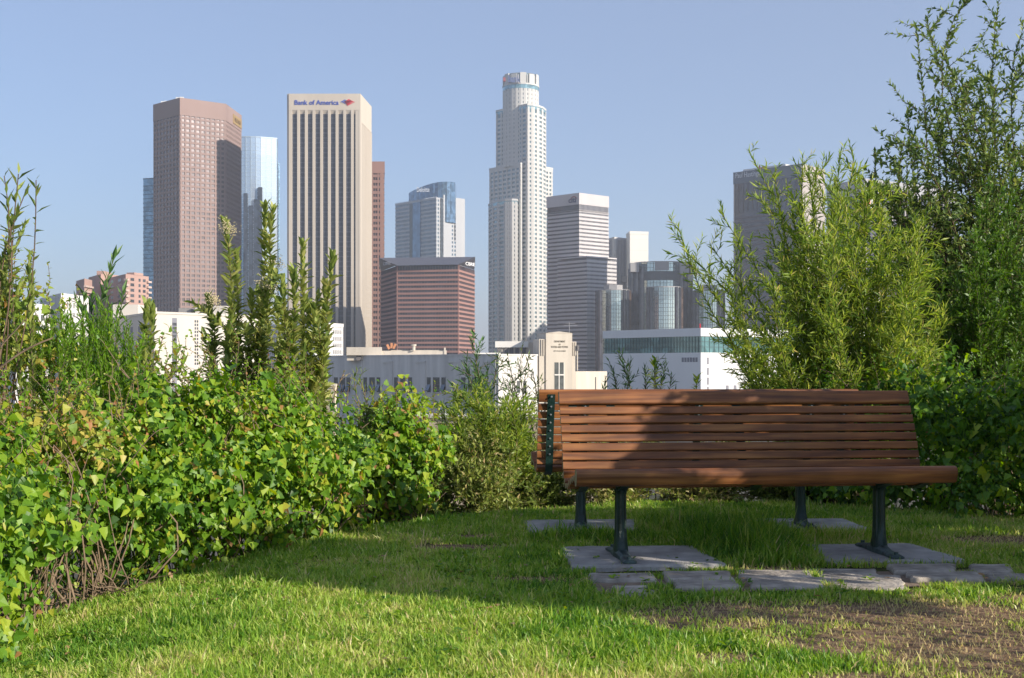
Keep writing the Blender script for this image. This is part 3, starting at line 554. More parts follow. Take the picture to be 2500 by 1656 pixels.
B = Bld('cream_block', 'plain cream civic block with narrow vertical window strips behind the hedge', pC); B.prism('wall', P, GB, zt, crb); B.prism('coping', offset(P, .3), zt, zt + .8, crb)
f, f2 = Face(pL, pC), Face(pC, pR)
B.add('upper_block', box_vf(pt(469, D * 1.04)[0], pt(545, D * 1.04)[0], D * 1.05, D * 1.09, zt, zp(747, D * 1.05)), crb); B.add('upper_block', box_vf(pt(284, D * 1.13)[0], pt(345, D * 1.13)[0], D * 1.12, D * 1.18, GB, zp(745, D * 1.13)), crb); B.add('roof_recess', box_vf(pt(440, D * 1.06)[0], pt(470, D * 1.06)[0], D * 1.055, D * 1.07, zt, zp(752, D * 1.05)), dark_roof)
for xa, xb in ((420, 432),):
    st = B.add('window_strip', f2.box(f2.u(xa), f2.u(xb), GB, zp(775, D), -.4, .02), gr)
    for k in range(12): B.add('window', f2.box(f2.u(xa) + .15, f2.u(xb) - .15, zp(796 + k * 9.5, D * 1.02), zp(789 + k * 9.5, D * 1.02), .02, .06), gwg, parent=st)
for xa in (475, 480.5, 560, 566, 600, 606):
    for k in range(13): B.add('window', f2.box(f2.u(xa), f2.u(xa + 3.6), zp(788 + k * 8.6, D * 1.03), zp(782 + k * 8.6, D * 1.03), -.3, .03), gwg)
for k in range(4): B.add('window_strip', f.box(f.L * (.3 + .18 * k), f.L * (.36 + .18 * k), GB, zt - 4, -.4, .03), gr)
pk = concrete('pink_brick', (.40, .26, .22)); pkd = concrete('balcony_pink', (.50, .38, .33)); D = 700.0
B = Bld('pink_apartments', 'pink brick apartment tower with stacked balconies behind the trees', pt(300, D), 'building')
def ablock(pL, pC, pR, y, nm): 
    P = para(pL, pC, pR); B.prism(nm, P, GB, zp(y, D), pk); return P, zp(y, D)
P1, za = ablock(pt(262, D * 1.05), pt(307, D), pt(363, D * 1.03), 669, 'wing'); P2, zb_ = ablock(pt(186, D * 1.05), pt(206, D * 1.02), pt(225, D * 1.04), 676, 'wing'); P3, zc_ = ablock(pt(216, D * 1.10), pt(246, D * 1.06), pt(303, D * 1.08), 656, 'core')
f = Face(P1[1], P1[2]); fl_ = Face(P1[0], P1[1]); fp = Face(P2[1], P2[2])
B.add('roof_block', f.box(f.u(327), f.u(349), za, zp(663, D), -5, .2), pk); B.add('roof_block', box_vf(pt(236, D * 1.08)[0], pt(254, D * 1.08)[0], D * 1.08, D * 1.1, zc_, zc_ + 3), pk)
for k in range(14):
    z = za - 3.6 - k * 3.1
    B.add('balcony', f.box(-1.2, 1.6, z - .2, z + .9, -.5, 1.3), pkd); B.add('balcony', f.box(f.L - 2.2, f.L + 1.2, z - .2, z + .9, -.5, 1.3), pkd); B.add('balcony', fp.box(0, fp.L, z - 3.0, z - 1.9, -.3, 1.0), pkd)
    for q0, q1 in ((.2, .36), (.55, .64), (.74, .86)): B.add('window', f.box(f.L * q0, f.L * q1, z, z + 1.7, -.2, .03), gwg)
    for q0, q1 in ((.2, .35), (.6, .75)): B.add('window', fl_.box(fl_.L * q0, fl_.L * q1, z, z + 1.7, -.2, .03), gwg)
D = 480.0
grid_block('white_office', 'small white office building with square windows left of the pink apartments', pt(100, D * 1.08), pt(150, D), pt(214, D * 1.05), zp(716, D), 3.6, 1.7, 3.0, 1.5, gw, gwg)
B, P = grid_block('pale_office', 'pale low office with white roof plant at the end of the hedge', pt(0, D * .9), pt(40, D * .82), pt(120, D * .86), zp(738, D * .82), 3.5, 1.5, 3.0, 1.4, gw, gwg)

# ------------------------------------------------------------------ haze over the city
hz = bpy.data.materials.new('haze_air'); hz.use_nodes = True; t = hz.node_tree; t.nodes.remove(t.nodes['Principled BSDF'])
pv = t.nodes.new('ShaderNodeVolumePrincipled'); pv.inputs['Color'].default_value = (.90, .94, 1, 1); pv.inputs['Density'].default_value = HAZE; pv.inputs['Anisotropy'].default_value = 0.2
t.links.new(pv.outputs[0], t.nodes['Material Output'].inputs['Volume'])
tag(obj('haze', mesh_py('haze', *box_vf(gx[0] - 50, gx[-1] + 50, gy[0] - 50, gy[-1] + 50, -16, 325), hz)), kind='stuff')

# ------------------------------------------------------------------ bench, pads, paving
def wood_mat(name, c1, c2, c3):
    m, t, b = node_mat(name); tc = t.nodes.new('ShaderNodeTexCoord'); mp = t.nodes.new('ShaderNodeMapping'); mp.inputs['Scale'].default_value = (1.6, 28, 28)
    oi = t.nodes.new('ShaderNodeObjectInfo'); ad = t.nodes.new('ShaderNodeVectorMath'); ad.operation = 'ADD'; ml = t.nodes.new('ShaderNodeMath'); ml.operation = 'MULTIPLY'; ml.inputs[1].default_value = 40
    t.links.new(oi.outputs['Random'], ml.inputs[0]); t.links.new(tc.outputs['Object'], mp.inputs[0]); t.links.new(mp.outputs[0], ad.inputs[0]); t.links.new(ml.outputs[0], ad.inputs[1])
    n = t.nodes.new('ShaderNodeTexNoise'); n.inputs['Scale'].default_value = 1.3; n.inputs['Detail'].default_value = 7; n.inputs['Distortion'].default_value = .6; t.links.new(ad.outputs[0], n.inputs[0])
    r = ramp(t, [(.28, c1), (.5, c2), (.74, c3)]); t.links.new(n.outputs[0], r.inputs[0])
    n2 = t.nodes.new('ShaderNodeTexNoise'); n2.inputs['Scale'].default_value = 2.2; n2.inputs['Detail'].default_value = 3; t.links.new(tc.outputs['Object'], n2.inputs[0])
    hs = t.nodes.new('ShaderNodeHueSaturation'); mr = t.nodes.new('ShaderNodeMapRange'); mr.inputs[1].default_value = .35; mr.inputs[2].default_value = .65; mr.inputs[3].default_value = .5; mr.inputs[4].default_value = 1.3
    t.links.new(n2.outputs[0], mr.inputs[0]); t.links.new(mr.outputs[0], hs.inputs['Value']); t.links.new(r.outputs[0], hs.inputs['Color'])
    n3 = t.nodes.new('ShaderNodeTexNoise'); n3.inputs['Scale'].default_value = 9; n3.inputs['Detail'].default_value = 9; n3.inputs['Roughness'].default_value = .7; t.links.new(ad.outputs[0], n3.inputs[0])
    sm = t.nodes.new('ShaderNodeMapRange'); sm.inputs[1].default_value = .66; sm.inputs[2].default_value = .74; sm.inputs[3].default_value = 0; sm.inputs[4].default_value = .55; t.links.new(n3.outputs[0], sm.inputs[0])
    mx = t.nodes.new('ShaderNodeMix'); mx.data_type = 'RGBA'; t.links.new(sm.outputs[0], mx.inputs[0]); t.links.new(hs.outputs[0], mx.inputs[6]); mx.inputs[7].default_value = (.42, .30, .22, 1)
    t.links.new(mx.outputs[2], b.inputs['Base Color'])
    rr = t.nodes.new('ShaderNodeMapRange'); rr.inputs[3].default_value = .42; rr.inputs[4].default_value = .68; t.links.new(n2.outputs[0], rr.inputs[0]); t.links.new(rr.outputs[0], b.inputs['Roughness'])
    bp = t.nodes.new('ShaderNodeBump'); bp.inputs['Strength'].default_value = .25; bp.inputs['Distance'].default_value = .002; t.links.new(n.outputs[0], bp.inputs['Height']); t.links.new(bp.outputs[0], b.inputs['Normal'])
    return m
wood = wood_mat('varnished_wood', (.095, .030, .011), (.24, .084, .023), (.42, .18, .048)); woodc = plain('end_grain', (.30, .22, .12), .7, var=.2, scale=40)
iron = plain('green_iron', (.010, .032, .027), .42, var=.35, scale=12, bump=.3, bscale=60); ironw = plain('worn_iron', (.055, .085, .085), .5, .2, var=.7, scale=22, bump=.3); bolt_m = plain('bolt_steel', (.45, .46, .45), .35, .8)
BLN = 1.84
def slat_mesh(name, w_, t_, L=BLN, r=.006):           # length along X, width along Z, thickness along Y, rounded edges
    pr = []
    for sx, sz in ((1, 1), (-1, 1), (-1, -1), (1, -1)):
        for a in np.linspace(0, 90, 4):
            q = math.radians(a + {(1, 1): 0, (-1, 1): 90, (-1, -1): 180, (1, -1): 270}[(sx, sz)])
            pr.append((sx * (t_ / 2 - r) + r * math.cos(q), sz * (w_ / 2 - r) + r * math.sin(q)))
    n = len(pr); V = [(-L / 2, y, z) for y, z in pr] + [(L / 2, y, z) for y, z in pr]
    m = mesh_py(name, V, [tuple(range(n)), tuple(range(2 * n - 1, n - 1, -1))] + [(i, n + i, n + (i + 1) % n, (i + 1) % n) for i in range(n)], wood)
    m.materials.append(woodc); m.polygons[0].material_index = 1; m.polygons[1].material_index = 1
    for p_ in m.polygons[2:]: p_.use_smooth = n > 40
    return m
M_slat = slat_mesh('slat', .0395, .022); M_top = slat_mesh('slat', .072, .034, r=.012); M_lip = slat_mesh('slat', .082, .060, r=.027); M_seat = slat_mesh('slat', .040, .024)
# profile in bench coordinates: y = distance behind the leg axis (+ = towards the backrest), z above ground
back = [(.128 + .0 * k, .465 + .0447 * k) for k in range(7)]
def make_bench(label, group):
    root = empty('park_bench', (0, 0, 0), label, 'bench', group)
    DZ = -.028; bk = obj('backrest', None, root, (0, 0, DZ)); st = obj('seat', None, root, (0, 0, DZ))
    def put(m, y, z, tilt, par):
        o = obj('slat', m, par, (0, y, z)); o.rotation_euler = (tilt, 0, 0); return o
    pts = []
    for k in range(7):
        y = .125 + .010 * k + .0012 * k * k; z = .462 + .0447 * k; put(M_slat, y, z, -.18 - .02 * k, bk); pts.append((y, z))
    put(M_top, .262, .792, -.36, bk); pts.append((.262, .785))
    for y, z, a in ((.108, .421, .35), (.075, .388, .95), (.035, .372, 1.45), (-.012, .376, 1.72), (-.060, .392, 1.88), (-.110, .408, 1.85), (-.160, .420, 1.8), (-.208, .430, 1.75)): put(M_seat, y, z, a, st)
    put(M_lip, -.268, .437, 0.25, st)
    # iron straps that carry the slats, legs with feet
    path = [(.282, .80)] + [(y + .021, z) for y, z in pts[::-1][1:]] + [(.128, .41), (.09, .366), (.04, .347), (-.01, .350), (-.06, .366), (-.11, .382), (-.16, .394), (-.22, .408), (-.262, .398)]
    for sx in (-.85, -.655, 0.0, .655, .85):
        wd = .021; V = []; Fc = []; n = len(path)
        for i, (y, z) in enumerate(path):
            d = np.array(path[min(i + 1, n - 1)]) - np.array(path[max(i - 1, 0)]); d = d / np.linalg.norm(d); nn = np.array((-d[1], d[0])) * .005
            for q in (-1, 1): V += [(sx + q * wd, y + nn[0], z + nn[1]), (sx + q * wd, y - nn[0], z - nn[1])]
        for i in range(n - 1):
            a = 4 * i; c = a + 4
            Fc += [(a, a + 2, c + 2, c), (a + 1, c + 1, c + 3, a + 3), (a, c, c + 1, a + 1), (a + 2, a + 3, c + 3, c + 2)]
        Fc += [(0, 1, 3, 2), (4 * n - 4, 4 * n - 2, 4 * n - 1, 4 * n - 3)]
        stp = obj('strap', mesh_py('strap', V, Fc, iron), root, (0, 0, DZ))
        for y, z in pts:
            c8 = [(sx + .007 * math.cos(a), .007 * math.sin(a)) for a in np.linspace(0, 2 * math.pi, 9)[:-1]]
            obj('bolt', mesh_py('bolt', [(x_, y + .026, z + z_) for x_, z_ in c8] + [(sx + (x_ - sx) * .6, y + .033, z + z_ * .6) for x_, z_ in c8], [tuple(range(8))[::-1], tuple(range(8, 16))] + [(i, (i + 1) % 8, 8 + (i + 1) % 8, 8 + i) for i in range(8)], bolt_m), stp)
    for sx in (-.655, .655):
        n = 20; rows = [(.0, .036, .062), (.022, .034, .052), (.05, .031, .042), (.10, .0295, .035), (.20, .0285, .032), (.28, .0285, .032), (.31, .034, .045), (.328, .045, .085)]
        V = []
        for z, rx, ry in rows:
            for k in range(n):
                a = 2 * math.pi * k / n; fl = 1 - .13 * (k % 2) if .05 < z < .30 else 1
                V.append((sx + rx * math.copysign(abs(math.cos(a)) ** .8, math.cos(a)) * fl, ry * math.copysign(abs(math.sin(a)) ** .8, math.sin(a)) * fl, z + .028))
        Fc = [(r * n + k, r * n + (k + 1) % n, (r + 1) * n + (k + 1) % n, (r + 1) * n + k) for r in range(len(rows) - 1) for k in range(n)] + [tuple(range(n))[::-1], tuple(range(len(rows) * n - n, len(rows) * n))]
        lg = obj('leg', mesh_py('leg', V, Fc, iron), root)
        m_ = []
        for y, wv, h_ in ((-.235, .018, .010), (-.225, .033, .016), (-.19, .034, .020), (-.12, .027, .026), (-.06, .032, .040), (0, .036, .045), (.06, .032, .040), (.12, .027, .026), (.19, .034, .020), (.225, .033, .016), (.235, .018, .010)):
            m_.append([(sx - wv, y, 0.002), (sx - wv, y, h_ * .6), (sx - wv * .55, y, h_), (sx + wv * .55, y, h_), (sx + wv, y, h_ * .6), (sx + wv, y, .002)])
        V = [v for r in m_ for v in r]; nr = len(m_)
        Fc = [(r * 6 + k, r * 6 + (k + 1) % 6, r * 6 + 6 + (k + 1) % 6, r * 6 + 6 + k) for r in range(nr - 1) for k in range(6)] + [tuple(range(6))[::-1], tuple(range(nr * 6 - 6, nr * 6))]
        ft = obj('foot_plate', mesh_py('foot_plate', V, Fc, ironw), lg)
        for y in (-.205, .205):
            c8 = [(.011 * math.cos(a), .011 * math.sin(a)) for a in np.linspace(0, 2 * math.pi, 7)[:-1]]
            o = obj('anchor_bolt', mesh_py('anchor_bolt', [(x_, y_, 0) for x_, y_ in c8] + [(x_, y_, .014) for x_, y_ in c8], [tuple(range(6))[::-1], tuple(range(6, 12))] + [(i, (i + 1) % 6, 6 + (i + 1) % 6, 6 + i) for i in range(6)], ironw), lg, (sx, y, .016))
    return root
PADZ = .024
b1 = make_bench('wooden slat bench facing the lawn, its curved seat lip and backrest in full view', 'back to back park benches')
b1.location = (1.18, 6.06, PADZ); b1.rotation_euler = (0, 0, math.radians(6.3))
b2 = make_bench('second wooden slat bench turned away, back to back behind the other bench', 'back to back park benches')
b2.location = (1.055, 7.22, PADZ - .02); b2.rotation_euler = (math.radians(4.0), 0, math.radians(180 + 4.0))
def slab(name, quad, z0, z1, mat, label, cat=None, group=None, parent=None, seed=0):
    r_ = np.random.default_rng(seed); q = [np.array(p, float) for p in quad]; pts = []
    for i in range(4):
        a, c = q[i], q[(i + 1) % 4]
        for k in np.linspace(.04, .96, 6): pts.append(a * (1 - k) + c * k + r_.normal(0, .006, 2))
    n = len(pts); ctr = np.mean(pts, axis=0); V = []
    for z, s in ((z0, 0), (z1 - .012, 0), (z1 - .003, .006), (z1, .014)):
        for p in pts: d = ctr - p; V.append((*(p + d / np.linalg.norm(d) * s), z))
    Fc = [(r * n + k, r * n + (k + 1) % n, (r + 1) * n + (k + 1) % n, (r + 1) * n + k) for r in range(3) for k in range(n)] + [tuple(range(3 * n, 4 * n))]
    c3 = np.array((ctr[0], ctr[1], z0)); V = [tuple(np.array(v) - c3) for v in V]
    o = obj(name, mesh_py(name, V, Fc, mat), parent, tuple(c3)); return tag(o, label, cat, group)
pad = plain('pad_concrete', (.37, .35, .33), .92, var=.34, scale=7, bump=.5, bscale=90, spec=.2); pav = plain('paver_stone', (.35, .31, .265), .92, var=.42, scale=11, bump=.9, bscale=45, spec=.2)
slab('concrete_pad', [(.28, 5.72), (1.02, 5.76), (.93, 6.38), (.25, 6.33)], -.05, PADZ, pad, 'thick concrete pad under the front bench leg nearest the vine hedge', 'concrete pad', 'concrete pads under the benches', seed=1)
slab('concrete_pad', [(1.50, 5.85), (2.19, 5.90), (2.09, 6.46), (1.45, 6.40)], -.05, PADZ, pad, 'thick concrete pad under the front bench leg beside the shaded vine', 'concrete pad', 'concrete pads under the benches', seed=2)
slab('concrete_pad', [(.09, 6.98), (.72, 7.02), (.79, 7.52), (.08, 7.48)], -.05, PADZ - .006, pad, 'concrete pad under the far bench leg nearest the vine hedge', 'concrete pad', 'concrete pads under the benches', seed=3)
slab('concrete_pad', [(1.36, 7.04), (2.08, 7.06), (2.04, 7.56), (1.40, 7.54)], -.05, PADZ - .006, pad, 'concrete pad under the far bench leg beside the shaded vine', 'concrete pad', 'concrete pads under the benches', seed=4)
pb = [(x, y) for x, y in ((.30, 5.12), (1.3, 5.18), (2.45, 5.40), (2.55, 5.78), (1.3, 5.62), (.32, 5.55))]
path_o = tag(obj('path', mesh_py('path', [(x, y, float(gz(x, y)) + .006) for x, y in pb], [tuple(range(6))], plain('path_soil', (.20, .145, .10), .95, var=.3, scale=14, bump=.6))), kind='structure')
rowsP = [[(1441, 1598, 1394, 1411), (1622, 1784, 1397, 1418), (1796, 1978, 1390, 1408), (1974, 2139, 1384, 1402), (2172, 2330, 1379, 1398), (2366, 2470, 1376, 1396)],
         [(1498, 1594, 1424, 1447), (1645, 1803, 1420, 1437), (1824, 2012, 1408, 1432), (2009, 2204, 1399, 1431), (2216, 2392, 1398, 1415), (2408, 2520, 1399, 1413)]]
pavers = []
for rw in rowsP:
    for k, (xa, xb, ya, yb) in enumerate(rw):
        za = .02; Da, Db = (H - za) * F / (ya - HY), (H - za) * F / (yb - HY)
        sk = 10
        qd = [pt(xa + sk, Db), pt(xb + sk, Db), pt(xb - sk * .3, Da), pt(xa - sk * .3, Da)]
        pavers.append(np.array(qd)); slab('paver', qd, -.03, za + .012 * ((k * 5) % 3 - 1) * .6, pav, None, parent=path_o, seed=20 + k + int(ya))

# ------------------------------------------------------------------ vegetation
T_OVAL = (np.array([(0, 0, 0), (.35, -.5, .05), (.35, .5, .05), (.4, 0, -.02), (.72, -.36, .02), (.72, .36, .02), (1, 0, -.10)]), np.array([(0, 3, 1), (0, 2, 3), (1, 3, 4), (3, 2, 5), (3, 6, 4), (3, 5, 6)]))
T_HEART = (np.array([(0, 0, 0), (.08, -.50, .05), (.52, -.34, .02), (1, 0, -.14), (.52, .34, .02), (.08, .50, .05), (.40, 0, -.05)]), np.array([(0, 6, 1), (1, 6, 2), (2, 6, 3), (3, 6, 4), (4, 6, 5), (5, 6, 0)]))
T_LANCE = (np.array([(0, 0, 0), (.4, -.5, .04), (.4, .5, .04), (.45, 0, -.03), (1, 0, -.12)]), np.array([(0, 3, 1), (0, 2, 3), (1, 3, 4), (3, 2, 4)]))
T_NEEDLE = (np.array([(0, -.3, 0), (0, .3, 0), (.6, .5, .03), (1, 0, -.05), (.6, -.5, .03)]), np.array([(0, 1, 2), (0, 2, 4), (4, 2, 3)]))
def nrm(v): return v / np.maximum(np.linalg.norm(v, axis=-1, keepdims=True), 1e-9)
def basis(Dv, Nv):
    Dv = nrm(Dv); S = nrm(np.cross(Nv, Dv)); return Dv, S, np.cross(Dv, S)
def leaves_mesh(name, P, Dv, Nv, L, Wd, tint, tm, mat):
    Dv, S, N2 = basis(Dv, Nv); tv, tt = tm; k = len(tv); n = len(P)
    V = P[:, None, :] + Dv[:, None, :] * (tv[None, :, 0, None] * L[:, None, None]) + S[:, None, :] * (tv[None, :, 1, None] * Wd[:, None, None]) + N2[:, None, :] * (tv[None, :, 2, None] * L[:, None, None])
    T = (tt[None] + (np.arange(n) * k)[:, None, None]).reshape(-1, 3)
    return mesh_tri(name, V.reshape(-1, 3), T, mat, {'tint': np.repeat(tint, k)})
LEAFM = {}
def leaf_objects(root, o, P, Dv, Nv, L, Wd, tm, mats, n, key):
    """the n leaves that show largest become objects of their own, the rest one joined part"""
    Dv, S, N2 = basis(Dv, Nv); dist = np.linalg.norm(P - np.array((0, 0, H)), axis=1)
    area = L * Wd / dist ** 2 * (0.2 + np.abs(N2[:, 1]))
    px = P[:, 0] / P[:, 1] * F; area = np.where(np.abs(px) < 1300, area, 0)
    depth = P[:, 1] - np.quantile(P[:, 1], .02); area = area * np.exp(-depth * 1.2)
    idx = np.argsort(-area)[:n]
    if key not in LEAFM: LEAFM[key] = mesh_py('leaf', tm[0], [tuple(int(i) for i in q) for q in tm[1]], mats[1])
    m = LEAFM[key]
    for i in idx:
        ob = bpy.data.objects.new('leaf', m); col.objects.link(ob); ob.parent = root
        M = Matrix(((Dv[i, 0] * L[i], S[i, 0] * Wd[i], N2[i, 0] * L[i], P[i, 0] - o[0]), (Dv[i, 1] * L[i], S[i, 1] * Wd[i], N2[i, 1] * L[i], P[i, 1] - o[1]), (Dv[i, 2] * L[i], S[i, 2] * Wd[i], N2[i, 2] * L[i], P[i, 2] - o[2]), (0, 0, 0, 1)))
        ob.matrix_basis = M
    keep = np.ones(len(P), bool); keep[idx] = False; return keep
def tubes_mesh(name, lines, mat, sides=5):
    Vs, Ts, off = [], [], 0
    for pts, r0, r1 in lines:
        pts = np.asarray(pts, float); n = len(pts); d = nrm(np.gradient(pts, axis=0)); ref = np.array((.31, .77, .55)); a = nrm(np.cross(d, ref)); b_ = np.cross(d, a)
        r = np.linspace(r0, r1, n)[:, None]; ring = [pts + r * (math.cos(q) * a + math.sin(q) * b_) for q in np.linspace(0, 2 * math.pi, sides + 1)[:-1]]
        V = np.stack(ring, 1).reshape(-1, 3); Vs.append(V); i = np.arange(n - 1)[:, None] * sides; k = np.arange(sides)[None]; k2 = (k + 1) % sides
        Ts.append(np.stack([i + k, i + k2, i + sides + k2, i + sides + k], -1).reshape(-1, 4) + off); off += len(V)
    return mesh_tri(name, np.concatenate(Vs), np.concatenate(Ts), mat, smooth=True)
def curve(a, b_, r, wob=.06, n=9, sag=0.0):
    k = np.linspace(0, 1, n)[:, None]; a, b_ = np.asarray(a, float), np.asarray(b_, float); L = np.linalg.norm(b_ - a)
    w1, w2 = r.normal(0, wob * L, 3), r.normal(0, wob * L * .5, 3)
    p = a + (b_ - a) * k + np.sin(k * math.pi) * w1 + np.sin(k * 2 * math.pi) * w2
    p[:, 2] += (sag * np.sin(k[:, 0] * math.pi)) * L; return p
class Plant:
    def __init__(s, name, label, base, cat='shrub', group=None, seed=0):
        s.o = np.array((base[0], base[1], float(gz(base[0], base[1])))); s.root = empty(name, tuple(s.o), label, cat, group); s.lines = []; s.buf = []; s.r = np.random.default_rng(seed)
    def leaf(s, *a): s.buf.append(a)
    def mound(s, ells, n, L, aspect, shell=.24, down=.75, hole=None, up=.35, mean=.45, lump=.30, zmin=.02, sprigs=12):
        """leaves over the lumpy surface of overlapping ellipsoids"""
        r = s.r; A = np.array([e[3] * e[5] + e[3] * e[4] for e in ells]); pick = r.choice(len(ells), n, p=A / A.sum()); E = np.array(ells)[pick]
        d = nrm(r.normal(0, 1, (n, 3))); d[:, 1] = np.where(r.random(n) < .65, -np.abs(d[:, 1]), d[:, 1]); d[:, 2] = np.where(r.random(n) < .5, np.abs(d[:, 2]), d[:, 2])
        ph = r.random(6) * 9; q = lump * (np.sin(5 * d[:, 0] + 3 * E[:, 0] + ph[0]) * np.sin(6 * d[:, 2] + 4 * E[:, 1] + ph[1]) + .8 * np.sin(11 * d[:, 0] + 9 * d[:, 2] + ph[2]) * np.sin(13 * d[:, 1] + ph[3]) + (.5 * np.sin(19 * d[:, 0] + ph[4]) * np.sin(21 * d[:, 2] + ph[5]) if lump > .2 else 0))
        rad = (1 + q) * (1 - np.abs(r.normal(0, shell, n)))
        P = E[:, :3] + d * E[:, 3:6] * rad[:, None]; out = nrm(d / E[:, 3:6])
        g = gz(P[:, 0], P[:, 1]); ok = P[:, 2] > g + zmin
        if hole is not None:
            for h in hole: ok &= (((P - np.array(h[:3])) / np.array(h[3:6])) ** 2).sum(1) > .6 + .6 * r.random(n)
        P, out, n = P[ok], out[ok], int(ok.sum())
        Dv = out * .35 + np.array((0, 0, -down)) + r.normal(0, .5, (n, 3)); Nv = out + np.array((.25, -.1, up)) + r.normal(0, .55, (n, 3))
        Ln = L * np.clip(np.exp(r.normal(-.14, .45, n)), .28, 1.75); tint = np.clip(r.normal(mean, .25, n) + .35 * (vnoise(P[:, 0] * 3, P[:, 2] * 3 + P[:, 1], 1.0, 77) - .5), 0, 1)
        for k in range(sprigs * len(ells)):
            e = ells[k % len(ells)]; th = r.uniform(0, 6.28); b_ = np.array((e[0] + .7 * e[3] * math.cos(th), e[1] + .7 * e[4] * math.sin(th), e[2] + .72 * e[5])); l = r.uniform(.08, .34)
            c_ = curve(b_, b_ + nrm(np.array((r.normal(0, .5), r.normal(-.2, .4), 1.0))) * l, r, .12, 7); s.lines.append((c_, .003, .0015)); s.shoot(c_, L * .8, aspect, .016, 1.1, .2, mean + .1, .2, 1, .5, (1, .6))
        s.leaf(P, Dv, Nv, Ln, Ln * aspect * np.clip(r.normal(1, .12, n), .6, 1.4), tint)
        for k in range(min(70, 14 * len(ells))):
            e = ells[k % len(ells)]; b_ = np.array((e[0] + r.normal(0, .3) * e[3], e[1] + r.normal(0, .3) * e[4], 0)); b_[2] = float(gz(b_[0], b_[1])) - .03
            t_ = np.array(e[:3]) + nrm(r.normal(0, 1, 3)) * np.array(e[3:6]) * (.92 if k % 2 else 1.12)
            if t_[2] > b_[2] + .05: s.lines.append((curve(b_, t_, r, .12), .006, .002))
    def shoot(s, pts, L, aspect, gap, ang=.65, t0=.15, mean=.45, sd=.2, per=1, nr=.25, lscale=None):
        """leaves spiralling up a stem"""
        r = s.r; pts = np.asarray(pts); seg = np.linalg.norm(np.diff(pts, axis=0), axis=1); cum = np.concatenate([[0], np.cumsum(seg)]); tot = cum[-1]
        n = max(2, int(tot * (1 - t0) / gap)); u = np.repeat(np.linspace(tot * t0, tot, n), per) + r.normal(0, gap * .3, n * per); n = len(u); u = np.clip(u, 0, tot)
        P = np.stack([np.interp(u, cum, pts[:, i]) for i in range(3)], 1); d = nrm(np.stack([np.interp(u, cum, np.gradient(pts[:, i], cum)) for i in range(3)], 1))
        a = nrm(np.cross(d, np.array((.3, .2, .93)) + 1e-3)); b_ = np.cross(d, a); th = np.arange(n) * 2.399 + r.random() * 6 + r.normal(0, .3, n)
        rad = np.cos(th)[:, None] * a + np.sin(th)[:, None] * b_; an = np.clip(r.normal(ang, .2, n), .1, 1.5)
        an = an * np.where(u > tot * .93, .55, 1); Dv = d * np.cos(an)[:, None] + rad * np.sin(an)[:, None]
        Nv = d * np.sin(an)[:, None] - rad * np.cos(an)[:, None] + r.normal(0, nr, (n, 3)); Ln = L * np.clip(r.normal(1, .22, n), .45, 1.6)
        if lscale is not None: Ln = Ln * np.interp(u / tot, [0, 1], lscale)
        s.leaf(P, Dv, Nv, Ln, Ln * aspect, np.clip(r.normal(mean, sd, n), 0, 1))
    def branch(s, a, b_, r0, twigs, tl, L, aspect, gap, t0=.25, spread=.7, up=.2, wob=.05, sag=0, own=True, ang=.65, mean=.45, per=1, sd=.2, trad=.0025):
        r = s.r; c = curve(a, b_, r, wob, 11, sag); s.lines.append((c, r0, .0025)); n = len(c)
        if own: s.shoot(c, L, aspect, gap, ang, .45, mean, sd, per)
        for k in range(twigs):
            f = t0 + (1 - t0) * (k + r.random()) / twigs; i = f * (n - 1); j = min(int(i), n - 2); p = c[j] * (1 - i + j) + c[j + 1] * (i - j); d = nrm(c[j + 1] - c[j])
            dd = nrm(d * (1 - spread) + nrm(r.normal(0, 1, 3)) * spread + np.array((0, 0, up))); l = tl * r.uniform(.5, 1.25) * (1.1 - .45 * f)
            tc_ = curve(p, p + dd * l, r, .06, 4, sag * .5); s.lines.append((tc_, trad, .0012)); s.shoot(tc_, L, aspect, gap, ang, .1, mean, sd, per)
    def done(s, tm, mats, nobj=0, key='leaf', stem=None, stem_name='stems', fol='foliage', sides=3):
        A = [np.concatenate([b_[i] for b_ in s.buf]) for i in range(6)]
        if nobj:
            keep = leaf_objects(s.root, s.o, *A[:5], tm, mats, nobj, key); A = [x[keep] for x in A]
        o = obj(fol, leaves_mesh(fol, A[0] - s.o, *A[1:], tm, mats[0]), s.root); o['kind'] = 'stuff'
        if s.lines: obj(stem_name, tubes_mesh(stem_name, [(p - s.o, a, b_) for p, a, b_ in s.lines], stem or twig_m, sides), s.root)['kind'] = 'stuff'
        print('plant', s.root.name, len(A[0])); return s

vine_c = leaf_pair('vine_leaf', [(0, (.035, .095, .012)), (.3, (.085, .20, .016)), (.6, (.20, .34, .026)), (.85, (.35, .42, .04)), (.95, (.42, .36, .05)), (1, (.34, .18, .07))], transl=.34)
vy_c = leaf_pair('yellow_vine_leaf', [(0, (.07, .14, .015)), (.35, (.16, .26, .03)), (.65, (.30, .36, .05)), (.9, (.46, .38, .08)), (1, (.38, .18, .07))], transl=.3)
toy_c = leaf_pair('toyon_leaf', [(0, (.045, .085, .022)), (.4, (.14, .20, .045)), (.7, (.27, .33, .08)), (1, (.42, .42, .14))], transl=.3, rough=.35)
wil_c = leaf_pair('willow_leaf', [(0, (.04, .09, .016)), (.35, (.12, .21, .03)), (.65, (.26, .35, .05)), (.9, (.42, .46, .10)), (1, (.48, .42, .16))], transl=.42)
oak_c = leaf_pair('tree_leaf', [(0, (.03, .065, .018)), (.5, (.09, .15, .035)), (.8, (.19, .26, .06)), (1, (.30, .34, .09))], transl=.3)
fin_c = leaf_pair('fine_leaf', [(0, (.06, .14, .010)), (.5, (.14, .29, .02)), (1, (.25, .40, .04))], transl=.3)
